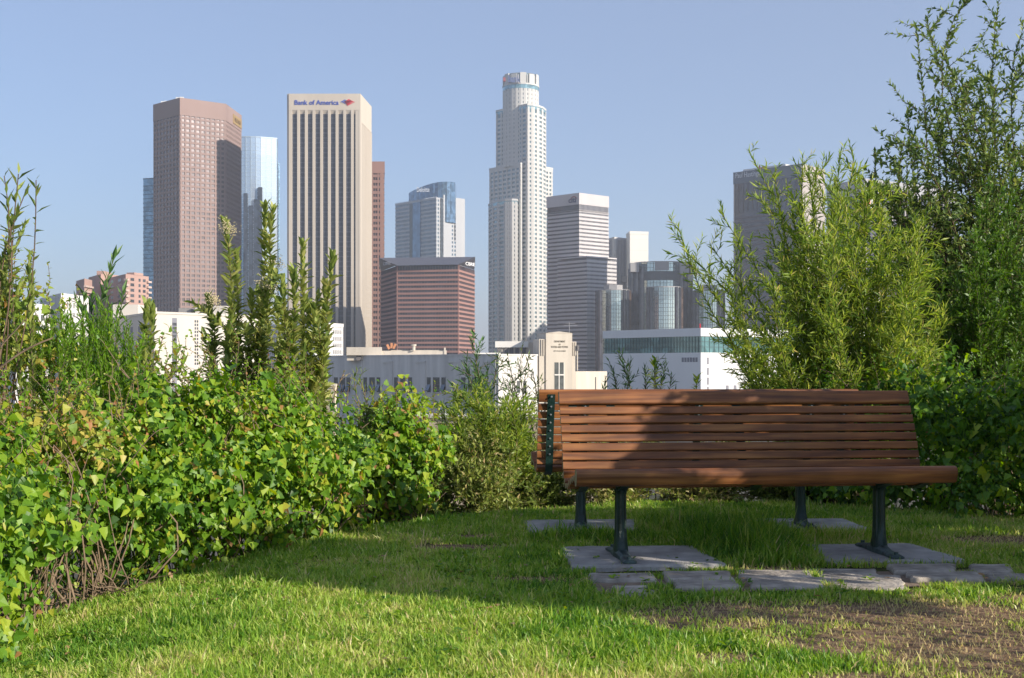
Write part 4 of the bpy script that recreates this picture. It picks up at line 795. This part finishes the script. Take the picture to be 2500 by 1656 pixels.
scr_c = leaf_pair('scrub_leaf', [(0, (.06, .10, .02)), (.35, (.15, .22, .04)), (.65, (.28, .32, .07)), (.85, (.42, .37, .15)), (1, (.44, .31, .16))], transl=.25)
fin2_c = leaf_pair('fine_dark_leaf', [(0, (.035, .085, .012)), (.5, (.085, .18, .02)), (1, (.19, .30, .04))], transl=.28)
lan_c = leaf_pair('lance_leaf', [(0, (.04, .10, .03)), (.5, (.10, .20, .055)), (1, (.20, .31, .09))], transl=.22)

# left vine hedge
hole = [(-1.80, 5.45, .02, .24, .32, .17)]
p = Plant('vine_shrub', 'leafy vine thicket with broad heart shaped leaves at the near end of the hedge', (-2.4, 5.0), group='vine shrubs along the lawn', seed=1)
p.mound([(-2.22, 4.45, .18, .45, .42, .46), (-2.22, 4.95, .24, .45, .45, .50), (-2.28, 5.55, .34, .45, .5, .48)], 13000, .036, .86, hole=hole); p.done(T_HEART, vine_c, 280, 'vine_leaf')
p = Plant('vine_shrub', 'dense bright green vine mound with a dry twig hollow at its foot', (-1.95, 6.3), group='vine shrubs along the lawn', seed=2)
p.mound([(-1.92, 5.92, .24, .42, .42, .44), (-1.70, 6.28, .34, .42, .42, .50), (-1.46, 6.52, .30, .40, .42, .46), (-2.0, 6.45, .40, .5, .4, .42), (-1.55, 6.4, .76, .18, .2, .15), (-1.85, 6.3, .74, .15, .2, .2), (-1.2, 6.75, .62, .14, .16, .16)], 19000, .035, .86, hole=hole)
for k in range(70):
    a = np.array((-1.92 + p.r.normal(0, .17), 5.72 + p.r.normal(0, .12), .02)); a[2] = float(gz(a[0], a[1])); d = nrm(np.array((p.r.normal(0, 1), p.r.normal(-.3, .5), abs(p.r.normal(0, .45))))); p.lines.append((curve(a, a + d * p.r.uniform(.1, .36), p.r, .1), .0035, .0012))
p.done(T_HEART, vine_c, 290, 'vine_leaf')
p = Plant('vine_shrub', 'vine mound in half shade where the hedge turns, below the upright shrubs', (-1.25, 7.1), group='vine shrubs along the lawn', seed=3)
p.mound([(-1.30, 6.78, .32, .38, .38, .48), (-1.06, 7.0, .28, .29, .32, .44), (-1.55, 7.15, .42, .4, .35, .42), (-1.28, 7.0, .72, .16, .2, .14)], 13000, .034, .86, mean=.42); p.done(T_HEART, vine_c, 280, 'vine_leaf')
p = Plant('vine_shrub', 'rounded vine mound with yellowing lower leaves beside the thin scrub', (-.78, 7.95), group='vine shrubs along the lawn', seed=4)
p.mound([(-.80, 7.95, .28, .30, .33, .46), (-.66, 8.0, .34, .24, .3, .36), (-.86, 8.1, .16, .22, .3, .34)], 6500, .036, .86, mean=.58, up=.5); p.done(T_HEART, vine_c, 220, 'vine_leaf')
p = Plant('yellow_vine', 'yellowing vine climbing over bare branches left of the fine leaved shrubs', (-2.75, 6.6), seed=5)
p.mound([(-2.80, 6.60, .95, .26, .28, .40), (-2.62, 6.9, .95, .16, .2, .34), (-2.80, 6.7, 1.22, .15, .2, .22)], 1700, .045, .8, shell=.3, down=.5, mean=.5)
p.lines.append((curve(W(-60, 950, 6.0), W(130, 825, 6.0), p.r, .03), .010, .004)); p.lines.append((curve(W(-10, 870, 6.2), W(60, 780, 6.2), p.r, .03), .008, .003))
p.done(T_HEART, vy_c, 150, 'yellow_leaf')
p = Plant('yellow_vine', 'straw tinged dying vine patch on the front of the hedge', (-2.1, 5.7), seed=8)
p.mound([(-2.14, 5.45, .62, .32, .28, .20), (-1.92, 5.62, .55, .2, .25, .22), (-2.3, 5.2, .55, .2, .3, .2), (-2.05, 5.3, .36, .2, .25, .16)], 1700, .028, .8, shell=.4, down=.5, mean=.62)
for k in range(60):
    a = np.array((-2.08 + p.r.normal(0, .17), 5.32 + p.r.normal(0, .12), .35 + p.r.normal(0, .16))); p.lines.append((curve(a, a + nrm(p.r.normal(0, 1, 3) * (1, .5, .6)) * p.r.uniform(.1, .4), p.r, .1), .003, .0012))
p.done(T_HEART, vy_c, 60, 'yellow_leaf')
# fine leaved bright shrubs
for ((bx, by), tips, lab, sd_) in (((-2.28, 6.75), [(105, 800), (135, 775), (160, 790), (185, 815), (210, 830), (80, 850), (60, 900), (170, 850)], 'feathery bright green shrub rising behind the yellowing vine', 6),
                           ((-2.10, 6.95), [(225, 765), (250, 755), (275, 765), (300, 800), (325, 830), (240, 800), (265, 830), (310, 860), (200, 830), (215, 880), (330, 890)], 'feathery bright green shrub below the pink apartments', 7)):
    p = Plant('feathery_shrub', lab, (bx, by), group='feathery shrubs', seed=sd_); b0 = p.o + (0, 0, -.02)
    for tx, ty in tips:
        for q in range(3): p.branch(b0 + p.r.normal(0, .12, 3) * (1, 1, 0), W(tx + p.r.normal(0, 14), ty + abs(p.r.normal(0, 26)), by + p.r.normal(0, .22)), .006, 30, .17, .026, .24, .0050, t0=.25, spread=.42, up=.45, ang=.7, mean=.5, per=1)
    p.done(T_NEEDLE, fin_c, 0, stem=green_stem, sides=3)
# upright toyon-like shrubs
blos = plain('cream_blossom', (.55, .47, .28), .8, var=.2, scale=60); berry = plain('red_berry', (.45, .02, .02), .4)
def cluster(root, o, c, r_, mat, nm, n, rad, g):
    V, T, off = [], [], 0; oc = np.array([(1, 0, 0), (-1, 0, 0), (0, 1, 0), (0, -1, 0), (0, 0, 1), (0, 0, -1)]); ot = np.array([(0, 2, 4), (2, 1, 4), (1, 3, 4), (3, 0, 4), (2, 0, 5), (1, 2, 5), (3, 1, 5), (0, 3, 5)])
    for k in range(n): q = c + g.normal(0, r_, 3); V.append(oc * rad + q); T.append(ot + off); off += 6
    ob = obj(nm, mesh_tri(nm, np.concatenate(V) - o, np.concatenate(T), mat, smooth=True), root); ob['kind'] = 'stuff'
def toyon(label, bpx, D, tips, seed, side=3, bl=(), be=()):
    p = Plant('upright_shrub', label, pt(bpx, D), group='upright leathery leaved shrubs', seed=seed); b0 = p.o + (0, 0, -.03)
    for tx, ty, th in tips:
        tp = W(tx, ty, D + p.r.normal(0, .12)); st = b0 + p.r.normal(0, .09, 3) * (1, 1, 0); mid = np.array((st[0] * .35 + tp[0] * .65, tp[1], st[2] * .55 + tp[2] * .45)); k = np.linspace(0, 1, 14)[:, None]
        c = (1 - k) ** 2 * st + 2 * k * (1 - k) * mid + k ** 2 * tp; c[1:-1] += p.r.normal(0, .008, (12, 3)); p.lines.append((c, .010, .003)); p.shoot(c, .074, .40, .0062, .85, .36, .74, .2, lscale=(1, .95))
        for q in range(th + 2):
            f = p.r.uniform(.3, .85); i = int(f * 13); d = nrm(c[min(i + 2, 13)] - c[i]); e = c[i] + nrm(d + p.r.normal(0, .35, 3)) * p.r.uniform(.15, .36); tc_ = curve(c[i], e, p.r, .06, 6); p.lines.append((tc_, .004, .002)); p.shoot(tc_, .066, .40, .007, .9, .1, .7)
    for q, (x, y) in enumerate(bl): cluster(p.root, p.o, W(x, y, D - .08), .022, blos, 'blossom', 90, .0042, p.r)
    for q, (x, y) in enumerate(be): cluster(p.root, p.o, W(x, y, D - .1), .014, berry, 'berry_cluster', 14, .0042, p.r)
    p.done(T_OVAL, toy_c, 260, 'toyon_leaf', stem=bark); return p
toyon('tall upright shrub with cream blossom heads and leathery leaves below the mirror tower', 590, 8.2, [(552, 545, 2), (578, 620, 2), (648, 505, 4), (665, 515, 3), (662, 690, 6), (615, 720, 7), (510, 735, 4), (560, 800, 8), (640, 800, 8), (520, 900, 6), (690, 880, 5), (600, 900, 6)], 11, bl=((548, 552), (565, 560), (680, 640), (640, 692), (662, 700), (685, 705), (515, 725), (525, 735)), be=((682, 730), (690, 740), (520, 890), (515, 905)))
toyon('upright shrub with candle like shoots of leathery leaves against the bank tower', 715, 8.0, [(740, 600, 2), (812, 625, 2), (795, 690, 2), (718, 668, 3), (690, 690, 3), (680, 745, 3), (768, 760, 4), (690, 860, 5), (740, 850, 6), (800, 830, 3), (720, 930, 5), (660, 930, 4), (770, 900, 4)], 12)
toyon('single leafy stalk rising in front of the cream civic block', 366, 8.1, [(360, 742, 0), (372, 760, 1), (352, 850, 2)], 13)
# wispy plants
p = Plant('pointed_leaf_plant', 'young plant with long pointed leaves in front of the pink apartments', pt(245, 7.4), 'plant', seed=15)
for tx, ty in ((278, 632), (262, 690), (225, 730), (205, 720), (190, 740), (300, 720), (285, 770), (180, 790), (240, 790)):
    c = curve(p.o, W(tx, ty, 7.4 + p.r.normal(0, .1)), p.r, .05, 12); p.lines.append((c, .006, .0025)); p.shoot(c, .085, .24, .018, .75, .55, .5)
p.done(T_LANCE, lan_c, 110, 'lance_leaf', stem=green_stem)
p = Plant('pointed_leaf_sapling', 'sapling with arching pointed leaves at the near end of the hedge', (-2.66, 6.35), 'sapling', seed=16)
for tx, ty in ((45, 425), (88, 440), (10, 430), (62, 470), (20, 500)):
    c = curve(p.o, W(tx, ty, 6.35 + p.r.normal(0, .1)), p.r, .03, 14); p.lines.append((c, .008, .003)); p.shoot(c, .085, .25, .030, 1.0, .78, .5, nr=.4)
for tx, ty in ((30, 540), (62, 545), (72, 640), (15, 600), (80, 680), (45, 700), (0, 640)):
    c = curve(p.o, W(tx, ty, 6.4 + p.r.normal(0, .12)), p.r, .03, 14); p.lines.append((c, .007, .003)); p.shoot(c, .052, .33, .008, .5, .55, .55)
p.done(T_LANCE, toy_c, 200, 'sapling_leaf', stem=bark)
p = Plant('leggy_vine_sprig', 'thin sprig of round yellow green leaves in front of the cream block', pt(425, 7.6), 'plant', seed=17)
for tx, ty in ((410, 795), (395, 830), (430, 850), (385, 880), (450, 870), (410, 900)):
    c = curve(p.o, W(tx, ty, 7.6 + p.r.normal(0, .1)), p.r, .07, 12); p.lines.append((c, .004, .0015)); p.shoot(c, .045, .75, .024, 1.1, .5, .55, nr=.5)
p.done(T_HEART, vy_c, 60, 'sprig_leaf')
# willow and scrub
def willow(name, label, base, D, tips, seed, tw, tl, L, asp, gap, mats, n=60, cat='shrub', group=None, dep=.3, mean=.45, r0=.009, per=1, stem=twig_m, up=.15, sag=.03, spread=.55, own=True, ang=.6, rep=1, t0=.3, thin=0):
    p = Plant(name, label, pt(base, D), cat, group, seed); b0 = p.o + (0, 0, -.03)
    for i_, (tx, ty) in enumerate(tips):
        for q in range(1 if i_ < thin else rep):
            j = 0 if q == 0 else 1
            p.branch(b0 + p.r.normal(0, .10, 3) * (1, 1, 0), W(tx + j * p.r.normal(0, 26), ty + j * abs(p.r.normal(0, 30)), D + p.r.normal(0, dep)), r0, tw, tl, L, asp, gap, t0=t0, spread=spread, up=up, sag=sag, mean=mean, per=per, own=own, ang=ang)
    p.done(T_LANCE, mats, n, name, stem=stem); return p
willow('willow_bush', 'big sunlit willow bush with narrow leaves behind the bench', 2060, 9.2, [(1655, 552), (1680, 620), (1700, 660), (1735, 600), (1830, 372), (1760, 520), (1810, 600), (1780, 700), (1850, 480), (1890, 430), (1825, 700), (1960, 385), (1930, 470), (2000, 420), (2052, 372), (2100, 440), (2060, 480), (2150, 470), (2190, 560), (2230, 620), (1880, 560), (1870, 680), (1920, 640), (1960, 560), (2010, 560), (2060, 600), (2110, 640), (2160, 700), (1890, 800), (1960, 740), (2040, 760), (2120, 800), (1860, 880), (1930, 870), (2000, 860), (2080, 870), (2180, 840), (2200, 740), (1780, 820), (1810, 900), (2260, 680), (2290, 760), (2250, 800), (2240, 540), (2280, 860), (2230, 900)], 21, 26, .22, .066, .17, .0108, wil_c, 260, dep=.36, mean=.58, rep=3, stem=green_stem, t0=.25, thin=11)
willow('dark_willow_sapling', 'dark green thin willow sapling in front of the utility building', 1200, 9.6, [(1150, 828), (1165, 860), (1140, 900), (1190, 900), (1215, 870), (1180, 950), (1240, 930), (1130, 960)], 22, 12, .26, .06, .18, .012, lan_c, 60, dep=.12, mean=.35)
willow('reddish_twig_sapling', 'sparse brown green sapling beside the entrance tower of the utility building', 1275, 9.8, [(1240, 872), (1265, 885), (1290, 870), (1300, 910), (1250, 930), (1285, 950), (1315, 960)], 23, 9, .24, .05, .2, .020, scr_c, 40, dep=.1, mean=.3)
willow('yellow_green_bush', 'yellow green spiky leaved bush beside the bench end', 1225, 8.9, [(1130, 960), (1160, 950), (1190, 985), (1230, 980), (1265, 985), (1300, 1000), (1110, 1010), (1150, 1040), (1210, 1040), (1270, 1060), (1310, 1080)], 24, 14, .22, .058, .2, .010, wil_c, 120, dep=.15, mean=.6, rep=3, stem=green_stem)
willow('pale_feathery_sapling', 'pale green feathery sapling standing up out of the hedge', 910, 8.3, [(865, 915), (880, 930), (905, 950), (930, 975), (950, 990), (890, 985)], 25, 8, .18, .045, .2, .014, wil_c, 40, dep=.1, mean=.55)
willow('bare_seed_stalk', 'dry brown seed stalks sticking up in front of the window triplets', 850, 8.2, [(842, 905), (855, 930), (835, 945), (1040, 900 + 30)][:3], 26, 7, .10, .018, .4, .02, scr_c, 0, cat='plant', dep=.05, mean=.95)
scrub_tips = lambda a, b_, y0, y1, n, g: [(g.uniform(a, b_), g.uniform(y0, y1)) for _ in range(n)]
g_ = np.random.default_rng(5)
for k, (a, b_, y0, y1, D, lab, mn, seed) in enumerate(((850, 930, 1010, 1180, 8.0, 'dark fine leaved scrub between two vine mounds', .15, 31), (960, 1120, 1040, 1190, 8.6, 'twiggy olive scrub below the stone wall', .38, 32), (1100, 1260, 1080, 1200, 8.6, 'dry pale scrub beside the far pad', .52, 33), (1240, 1420, 1100, 1200, 9.0, 'tangled yellow green scrub behind the bench leg', .42, 34), (1400, 1600, 1080, 1200, 8.8, 'low sunny scrub seen under the bench seat', .66, 35), (1600, 1820, 1080, 1200, 8.85, 'dry straw coloured scrub seen under the bench seat', .7, 36), (1800, 2060, 1070, 1200, 8.85, 'bright green scrub seen under the bench seat near its far leg', .45, 37))):
    willow('low_scrub', lab, (a + b_) / 2, D, scrub_tips(a, b_, y0 - 25, y1, 24, g_), seed, 13, .18, .038, .36, .0095, scr_c, 0, group='low scrub at the lawn edge', dep=.18, mean=mn, r0=.005, spread=.75, sag=0, rep=2, t0=.06, stem=green_stem)
willow('willow_sprig', 'small dark willow sprig showing above the bench back', 1560, 9.6, [(1495, 900), (1515, 875), (1540, 880), (1575, 900), (1600, 880), (1625, 895), (1480, 930), (1640, 920)], 41, 10, .17, .06, .17, .013, lan_c, 40, cat='plant', dep=.1, mean=.25)
p = Plant('ladder_leaf_plant', 'fresh green shoot with drooping paired leaves above the bench back', pt(1600, 9.3), 'plant', group='fresh shoots above the bench back', seed=42)
c = curve(p.o, W(1598, 878, 9.3), p.r, .01, 12); p.lines.append((c, .006, .003)); p.shoot(c, .075, .36, .0075, 1.25, .6, .8); p.done(T_LANCE, wil_c, 20, 'shoot_leaf', stem=green_stem)
p = Plant('ladder_leaf_plant', 'smaller fresh shoot above the bench back before the white building corner', pt(1703, 9.3), 'plant', group='fresh shoots above the bench back', seed=43)
c = curve(p.o, W(1700, 922, 9.3), p.r, .01, 12); p.lines.append((c, .006, .003)); p.shoot(c, .07, .36, .0075, 1.25, .6, .75); p.done(T_LANCE, wil_c, 16, 'shoot_leaf', stem=green_stem)
# tall tree at the right, feathery shrub and shaded vine below it
p = Plant('tall_tree', 'tall slender tree with small dark oval leaves against the sky', pt(2440, 11.2), 'tree', seed=51); b0 = p.o + (0, 0, -.05)
fork = W(2440, 930, 11.2); p.lines.append((curve(b0, fork, p.r, .02, 10), .035, .02))
for tx, ty, tw in ((2372, -20, 16), (2440, -10, 14), (2235, 62, 14), (2262, 50, 10), (2300, 130, 14), (2490, 95, 14), (2135, 372, 14), (2180, 330, 12), (2230, 260, 14), (2215, 420, 14), (2290, 250, 16), (2350, 200, 16), (2420, 180, 16), (2520, 250, 16), (2330, 350, 16), (2400, 330, 16), (2470, 380, 16), (2260, 450, 14), (2550, 150, 12), (2560, 400, 12), (2200, 520, 14), (2300, 520, 14), (2400, 500, 14), (2500, 520, 14), (2160, 460, 12), (2480, 620, 12), (2350, 620, 12), (2540, 480, 12), (2250, 600, 12), (2100, 430, 10), (2080, 490, 10), (2150, 560, 12), (2200, 640, 14), (2250, 720, 14), (2310, 690, 14), (2330, 790, 14), (2420, 720, 14), (2480, 760, 14), (2190, 760, 12)):
    for q in range(2 if ty > 90 else 1):
        st = fork + (b0 - fork) * p.r.uniform(0, .25); p.branch(st, W(tx + q * p.r.normal(0, 30), ty + q * abs(p.r.normal(0, 40)), 11.2 + p.r.normal(0, .4)), .014, tw + 10, .46, .055, .42, .0145, t0=.28, spread=.62, up=.12, wob=.07, ang=.75, mean=.6, trad=.004)
p.done(T_LANCE, oak_c, 280, 'tree_leaf', stem=bark, stem_name='trunk', fol='crown')
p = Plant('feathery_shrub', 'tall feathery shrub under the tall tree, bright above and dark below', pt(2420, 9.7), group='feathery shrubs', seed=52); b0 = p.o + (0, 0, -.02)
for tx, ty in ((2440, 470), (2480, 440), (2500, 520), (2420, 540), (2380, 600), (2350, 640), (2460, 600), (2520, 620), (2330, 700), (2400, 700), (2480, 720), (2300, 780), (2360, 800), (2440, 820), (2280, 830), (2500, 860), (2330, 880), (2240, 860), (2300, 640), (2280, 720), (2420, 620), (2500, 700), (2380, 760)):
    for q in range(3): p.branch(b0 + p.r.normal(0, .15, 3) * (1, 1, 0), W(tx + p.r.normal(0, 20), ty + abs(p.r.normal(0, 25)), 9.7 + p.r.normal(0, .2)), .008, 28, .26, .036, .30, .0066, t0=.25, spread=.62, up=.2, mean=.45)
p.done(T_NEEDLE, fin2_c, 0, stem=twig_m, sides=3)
p = Plant('vine_shrub', 'dark shaded vine wall beside the bench end, under the tall tree', (2.8, 8.3), group='vine shrubs along the lawn', seed=53)
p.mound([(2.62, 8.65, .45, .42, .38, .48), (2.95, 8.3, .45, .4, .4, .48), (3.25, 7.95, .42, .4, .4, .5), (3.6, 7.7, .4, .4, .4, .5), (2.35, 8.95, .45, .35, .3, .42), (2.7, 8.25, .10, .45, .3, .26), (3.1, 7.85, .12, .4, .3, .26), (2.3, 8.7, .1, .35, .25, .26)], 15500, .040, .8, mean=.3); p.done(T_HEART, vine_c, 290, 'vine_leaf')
# shrubs beyond the frame on the sunward side
p = Plant('shade_shrub', 'broad leafy shrub row on the sunward side of the lawn shading the bench', (3.6, 5.2), seed=54)
p.mound([(3.5, 3.8, 1.58, .42, .45, .72), (3.45, 3.25, 1.76, .38, .38, .62), (3.55, 4.85, 1.12, .42, .5, .98), (3.6, 5.4, 1.05, .42, .6, .96), (3.65, 6.15, .85, .42, .55, .72), (3.7, 6.9, .7, .4, .5, .55), (3.75, 7.7, .7, .32, .45, .55)], 20000, .095, .75, shell=.35, lump=.08, sprigs=5, zmin=.05); p.done(T_LANCE, oak_c, 0)
p = Plant('shade_sapling', 'loose open sapling at the sunward edge of the worn path', (3.3, 3.2), 'sapling', seed=55)
for k in range(9): p.branch(p.o + p.r.normal(0, .08, 3) * (1, 1, 0), p.o + np.array((p.r.normal(0, .35), p.r.normal(0.05, .4), p.r.uniform(.5, 1.5))), .008, 9, .35, .06, .35, .03, t0=.2, spread=.7)
p.done(T_OVAL, oak_c, 0, stem=bark)

# ------------------------------------------------------------------ grass
def blades(name, P, Lb, Wb, lean, tint, mat, r):
    n = len(P); th = r.random(n) * 2 * math.pi; d = np.stack([np.cos(th), np.sin(th), np.zeros(n)], 1); s_ = np.stack([-np.sin(th), np.cos(th), np.zeros(n)], 1)
    tw = r.normal(0, .8, n); s_ = nrm(s_ * np.cos(tw)[:, None] + d * np.sin(tw)[:, None]); up = np.array((0, 0, 1.0)); l1 = lean * .5; l2 = lean * 1.3
    m_ = P + (d * np.sin(l1)[:, None] + up * np.cos(l1)[:, None]) * (Lb * .55)[:, None]; t_ = m_ + (d * np.sin(l2)[:, None] + up * np.cos(l2)[:, None]) * (Lb * .5)[:, None]
    V = np.stack([P - s_ * Wb[:, None] / 2, P + s_ * Wb[:, None] / 2, m_ + s_ * Wb[:, None] * .42, m_ - s_ * Wb[:, None] * .42, t_], 1).reshape(-1, 3)
    T = (np.array([(0, 1, 2), (0, 2, 3), (3, 2, 4)])[None] + (np.arange(n) * 5)[:, None, None]).reshape(-1, 3)
    return mesh_tri(name, V, T, mat, {'tint': np.repeat(tint, 5)})
grass_m = leaf_mat('grass_blade', [(0, (.035, .11, .014)), (.3, (.10, .24, .024)), (.58, (.26, .40, .05)), (.82, (.46, .52, .13)), (1, (.62, .50, .26))], transl=.38, rough=.4)
r = np.random.default_rng(99); N = 400000
Y = 3.3 + 5.6 * r.random(N) ** 1.25; X = (r.random(N) * 2 - 1) * (Y * .46 + .3)
N2 = 45000; Y2 = 3.0 + 5.4 * r.random(N2); X2 = np.sign(r.random(N2) - .4) * (Y2 * .46 + .3 + 1.6 * r.random(N2)); X = np.concatenate([X, X2]); Y = np.concatenate([Y, Y2]); N = len(X)   # the lawn goes on past the frame
padq = [((.28, 5.72), (1.02, 5.76), (.93, 6.38), (.25, 6.33)), ((1.50, 5.85), (2.19, 5.90), (2.09, 6.46), (1.45, 6.40)), ((.09, 6.98), (.72, 7.02), (.79, 7.52), (.08, 7.48)), ((1.36, 7.04), (2.08, 7.06), (2.04, 7.56), (1.40, 7.54))] + [tuple(map(tuple, q)) for q in pavers]
inside = np.zeros(N, bool)
for q in padq:
    c = np.ones(N, bool)
    for i in range(4):
        a, b_ = q[i], q[(i + 1) % 4]; c &= (b_[0] - a[0]) * (Y - a[1]) - (b_[1] - a[1]) * (X - a[0]) > .028 * math.hypot(b_[0] - a[0], b_[1] - a[1])
    inside |= c
dd = dirt(X, Y); dens = (1 - dd) ** 1.8 + .05; keep = (~inside) & (beyond(X, Y) < .12) & (r.random(N) < dens)
pathz = (Y > 5.15) & (Y < 5.72 + .05 * X) & (X > .35) & (X < 2.5); keep &= ~(pathz & (vnoise(X, Y, 7, 31) < .60))
X, Y, dd = X[keep], Y[keep], dd[keep]; n = len(X)
clump = vnoise(X, Y, 9, 41); patch = vnoise(X, Y, 1.7, 42); long_ = np.clip(1.3 - (((X - 1.22) / .36) ** 2 + ((Y - 6.5) / .75) ** 2), 0, 1)
for (cx_, cy_, rx_, ry_, s_) in ((.45, 6.72, .5, .14, .5), (1.8, 6.75, .5, .12, .5), (1.05, 7.3, .4, .3, .6)): long_ = np.maximum(long_, s_ * np.clip(1.3 - ((X - cx_) / rx_) ** 2 - ((Y - cy_) / ry_) ** 2, 0, 1))
wild = (r.random(n) < .03) * r.random(n)
Lb = (.018 + .021 * clump + .012 * patch) * np.clip(r.normal(1, .25, n), .4, 1.8) * (1 - .45 * dd) * (1 + 2.2 * long_) * (1 + .9 * wild)
Wb = np.clip(r.normal(.0054, .0012, n), .002, .009) * np.interp(Y, [3.5, 8], [1, 1.35])
lean = np.clip(r.normal(.75, .35, n), .05, 1.5) * (1 - .35 * long_)
tint = np.clip(.58 + .40 * (vnoise(X, Y, 1.3, 51) - .5) + .34 * (vnoise(X, Y, 6, 52) - .5) + r.normal(0, .15, n) + .35 * dd - .32 * long_ + (r.random(n) < .06) * .4, 0, 1)
Pg = np.stack([X, Y, gz(X, Y) - .003], 1)
print('blades', n)
tag(obj('grass', blades('grass', Pg, Lb, Wb, lean, tint, grass_m, r)), 'mown green lawn grass with straw flecks around the bench', 'grass', kind='stuff')
N = 26000; X = r.uniform(-.2, 2.9, N); Y = r.uniform(3.3, 6.9, N); dd = dirt(X, Y); k = r.random(N) < dd * .9; X, Y = X[k], Y[k]; n = len(X)
tag(obj('dry_thatch', blades('dry_thatch', np.stack([X, Y, gz(X, Y) + .001], 1), r.uniform(.012, .05, n), r.uniform(.0012, .003, n), r.uniform(1.1, 1.5, n), np.clip(r.normal(.95, .08, n), .7, 1), grass_m, r)), 'dry straw thatch scattered over the worn bare soil', 'grass', kind='stuff')
n = 160; X = r.uniform(-1.6, 2.3, n); Y = r.uniform(3.7, 7.8, n)
tag(obj('fallen_leaves', leaves_mesh('fallen_leaves', np.stack([X, Y, gz(X, Y) + .022], 1), r.normal(0, 1, (n, 3)) * (1, 1, .15), r.normal(0, .3, (n, 3)) + (0, 0, 1), r.uniform(.02, .045, n), r.uniform(.012, .026, n), r.uniform(.9, 1, n), T_OVAL, leaf_mat('dead_leaf', [(0, (.2, .12, .05)), (1, (.34, .20, .09))], transl=.1))), 'dry fallen leaves scattered on the lawn and bare soil', 'leaves', kind='stuff')
wx, wy = r.uniform(-1.7, 1.6, 150), r.uniform(3.6, 6.2, 150); k = (dirt(wx, wy) < .2); wx, wy = wx[k], wy[k]; n = len(wx) * 9; cx_, cy_ = np.repeat(wx, 9), np.repeat(wy, 9); th = r.random(n) * 6.28
X, Y = cx_ + r.normal(0, .012, n), cy_ + r.normal(0, .012, n)
tag(obj('lawn_weeds', leaves_mesh('lawn_weeds', np.stack([X, Y, gz(X, Y) + r.uniform(.012, .03, n)], 1), np.stack([np.cos(th), np.sin(th), r.normal(.25, .2, n)], 1), np.stack([r.normal(0, .3, n), r.normal(0, .3, n), np.ones(n)], 1), r.uniform(.015, .034, n), r.uniform(.010, .018, n), r.uniform(.1, .8, n), T_OVAL, vine_c[0])), 'small broadleaf weeds scattered through the lawn', 'weeds', kind='stuff')
print('TRIS', sum(len(m.loop_triangles) if m.loop_triangles else sum(len(p_.vertices) - 2 for p_ in m.polygons) if len(m.polygons) < 5000 else len(m.polygons) for m in bpy.data.meshes), 'OBJ', len(bpy.data.objects))
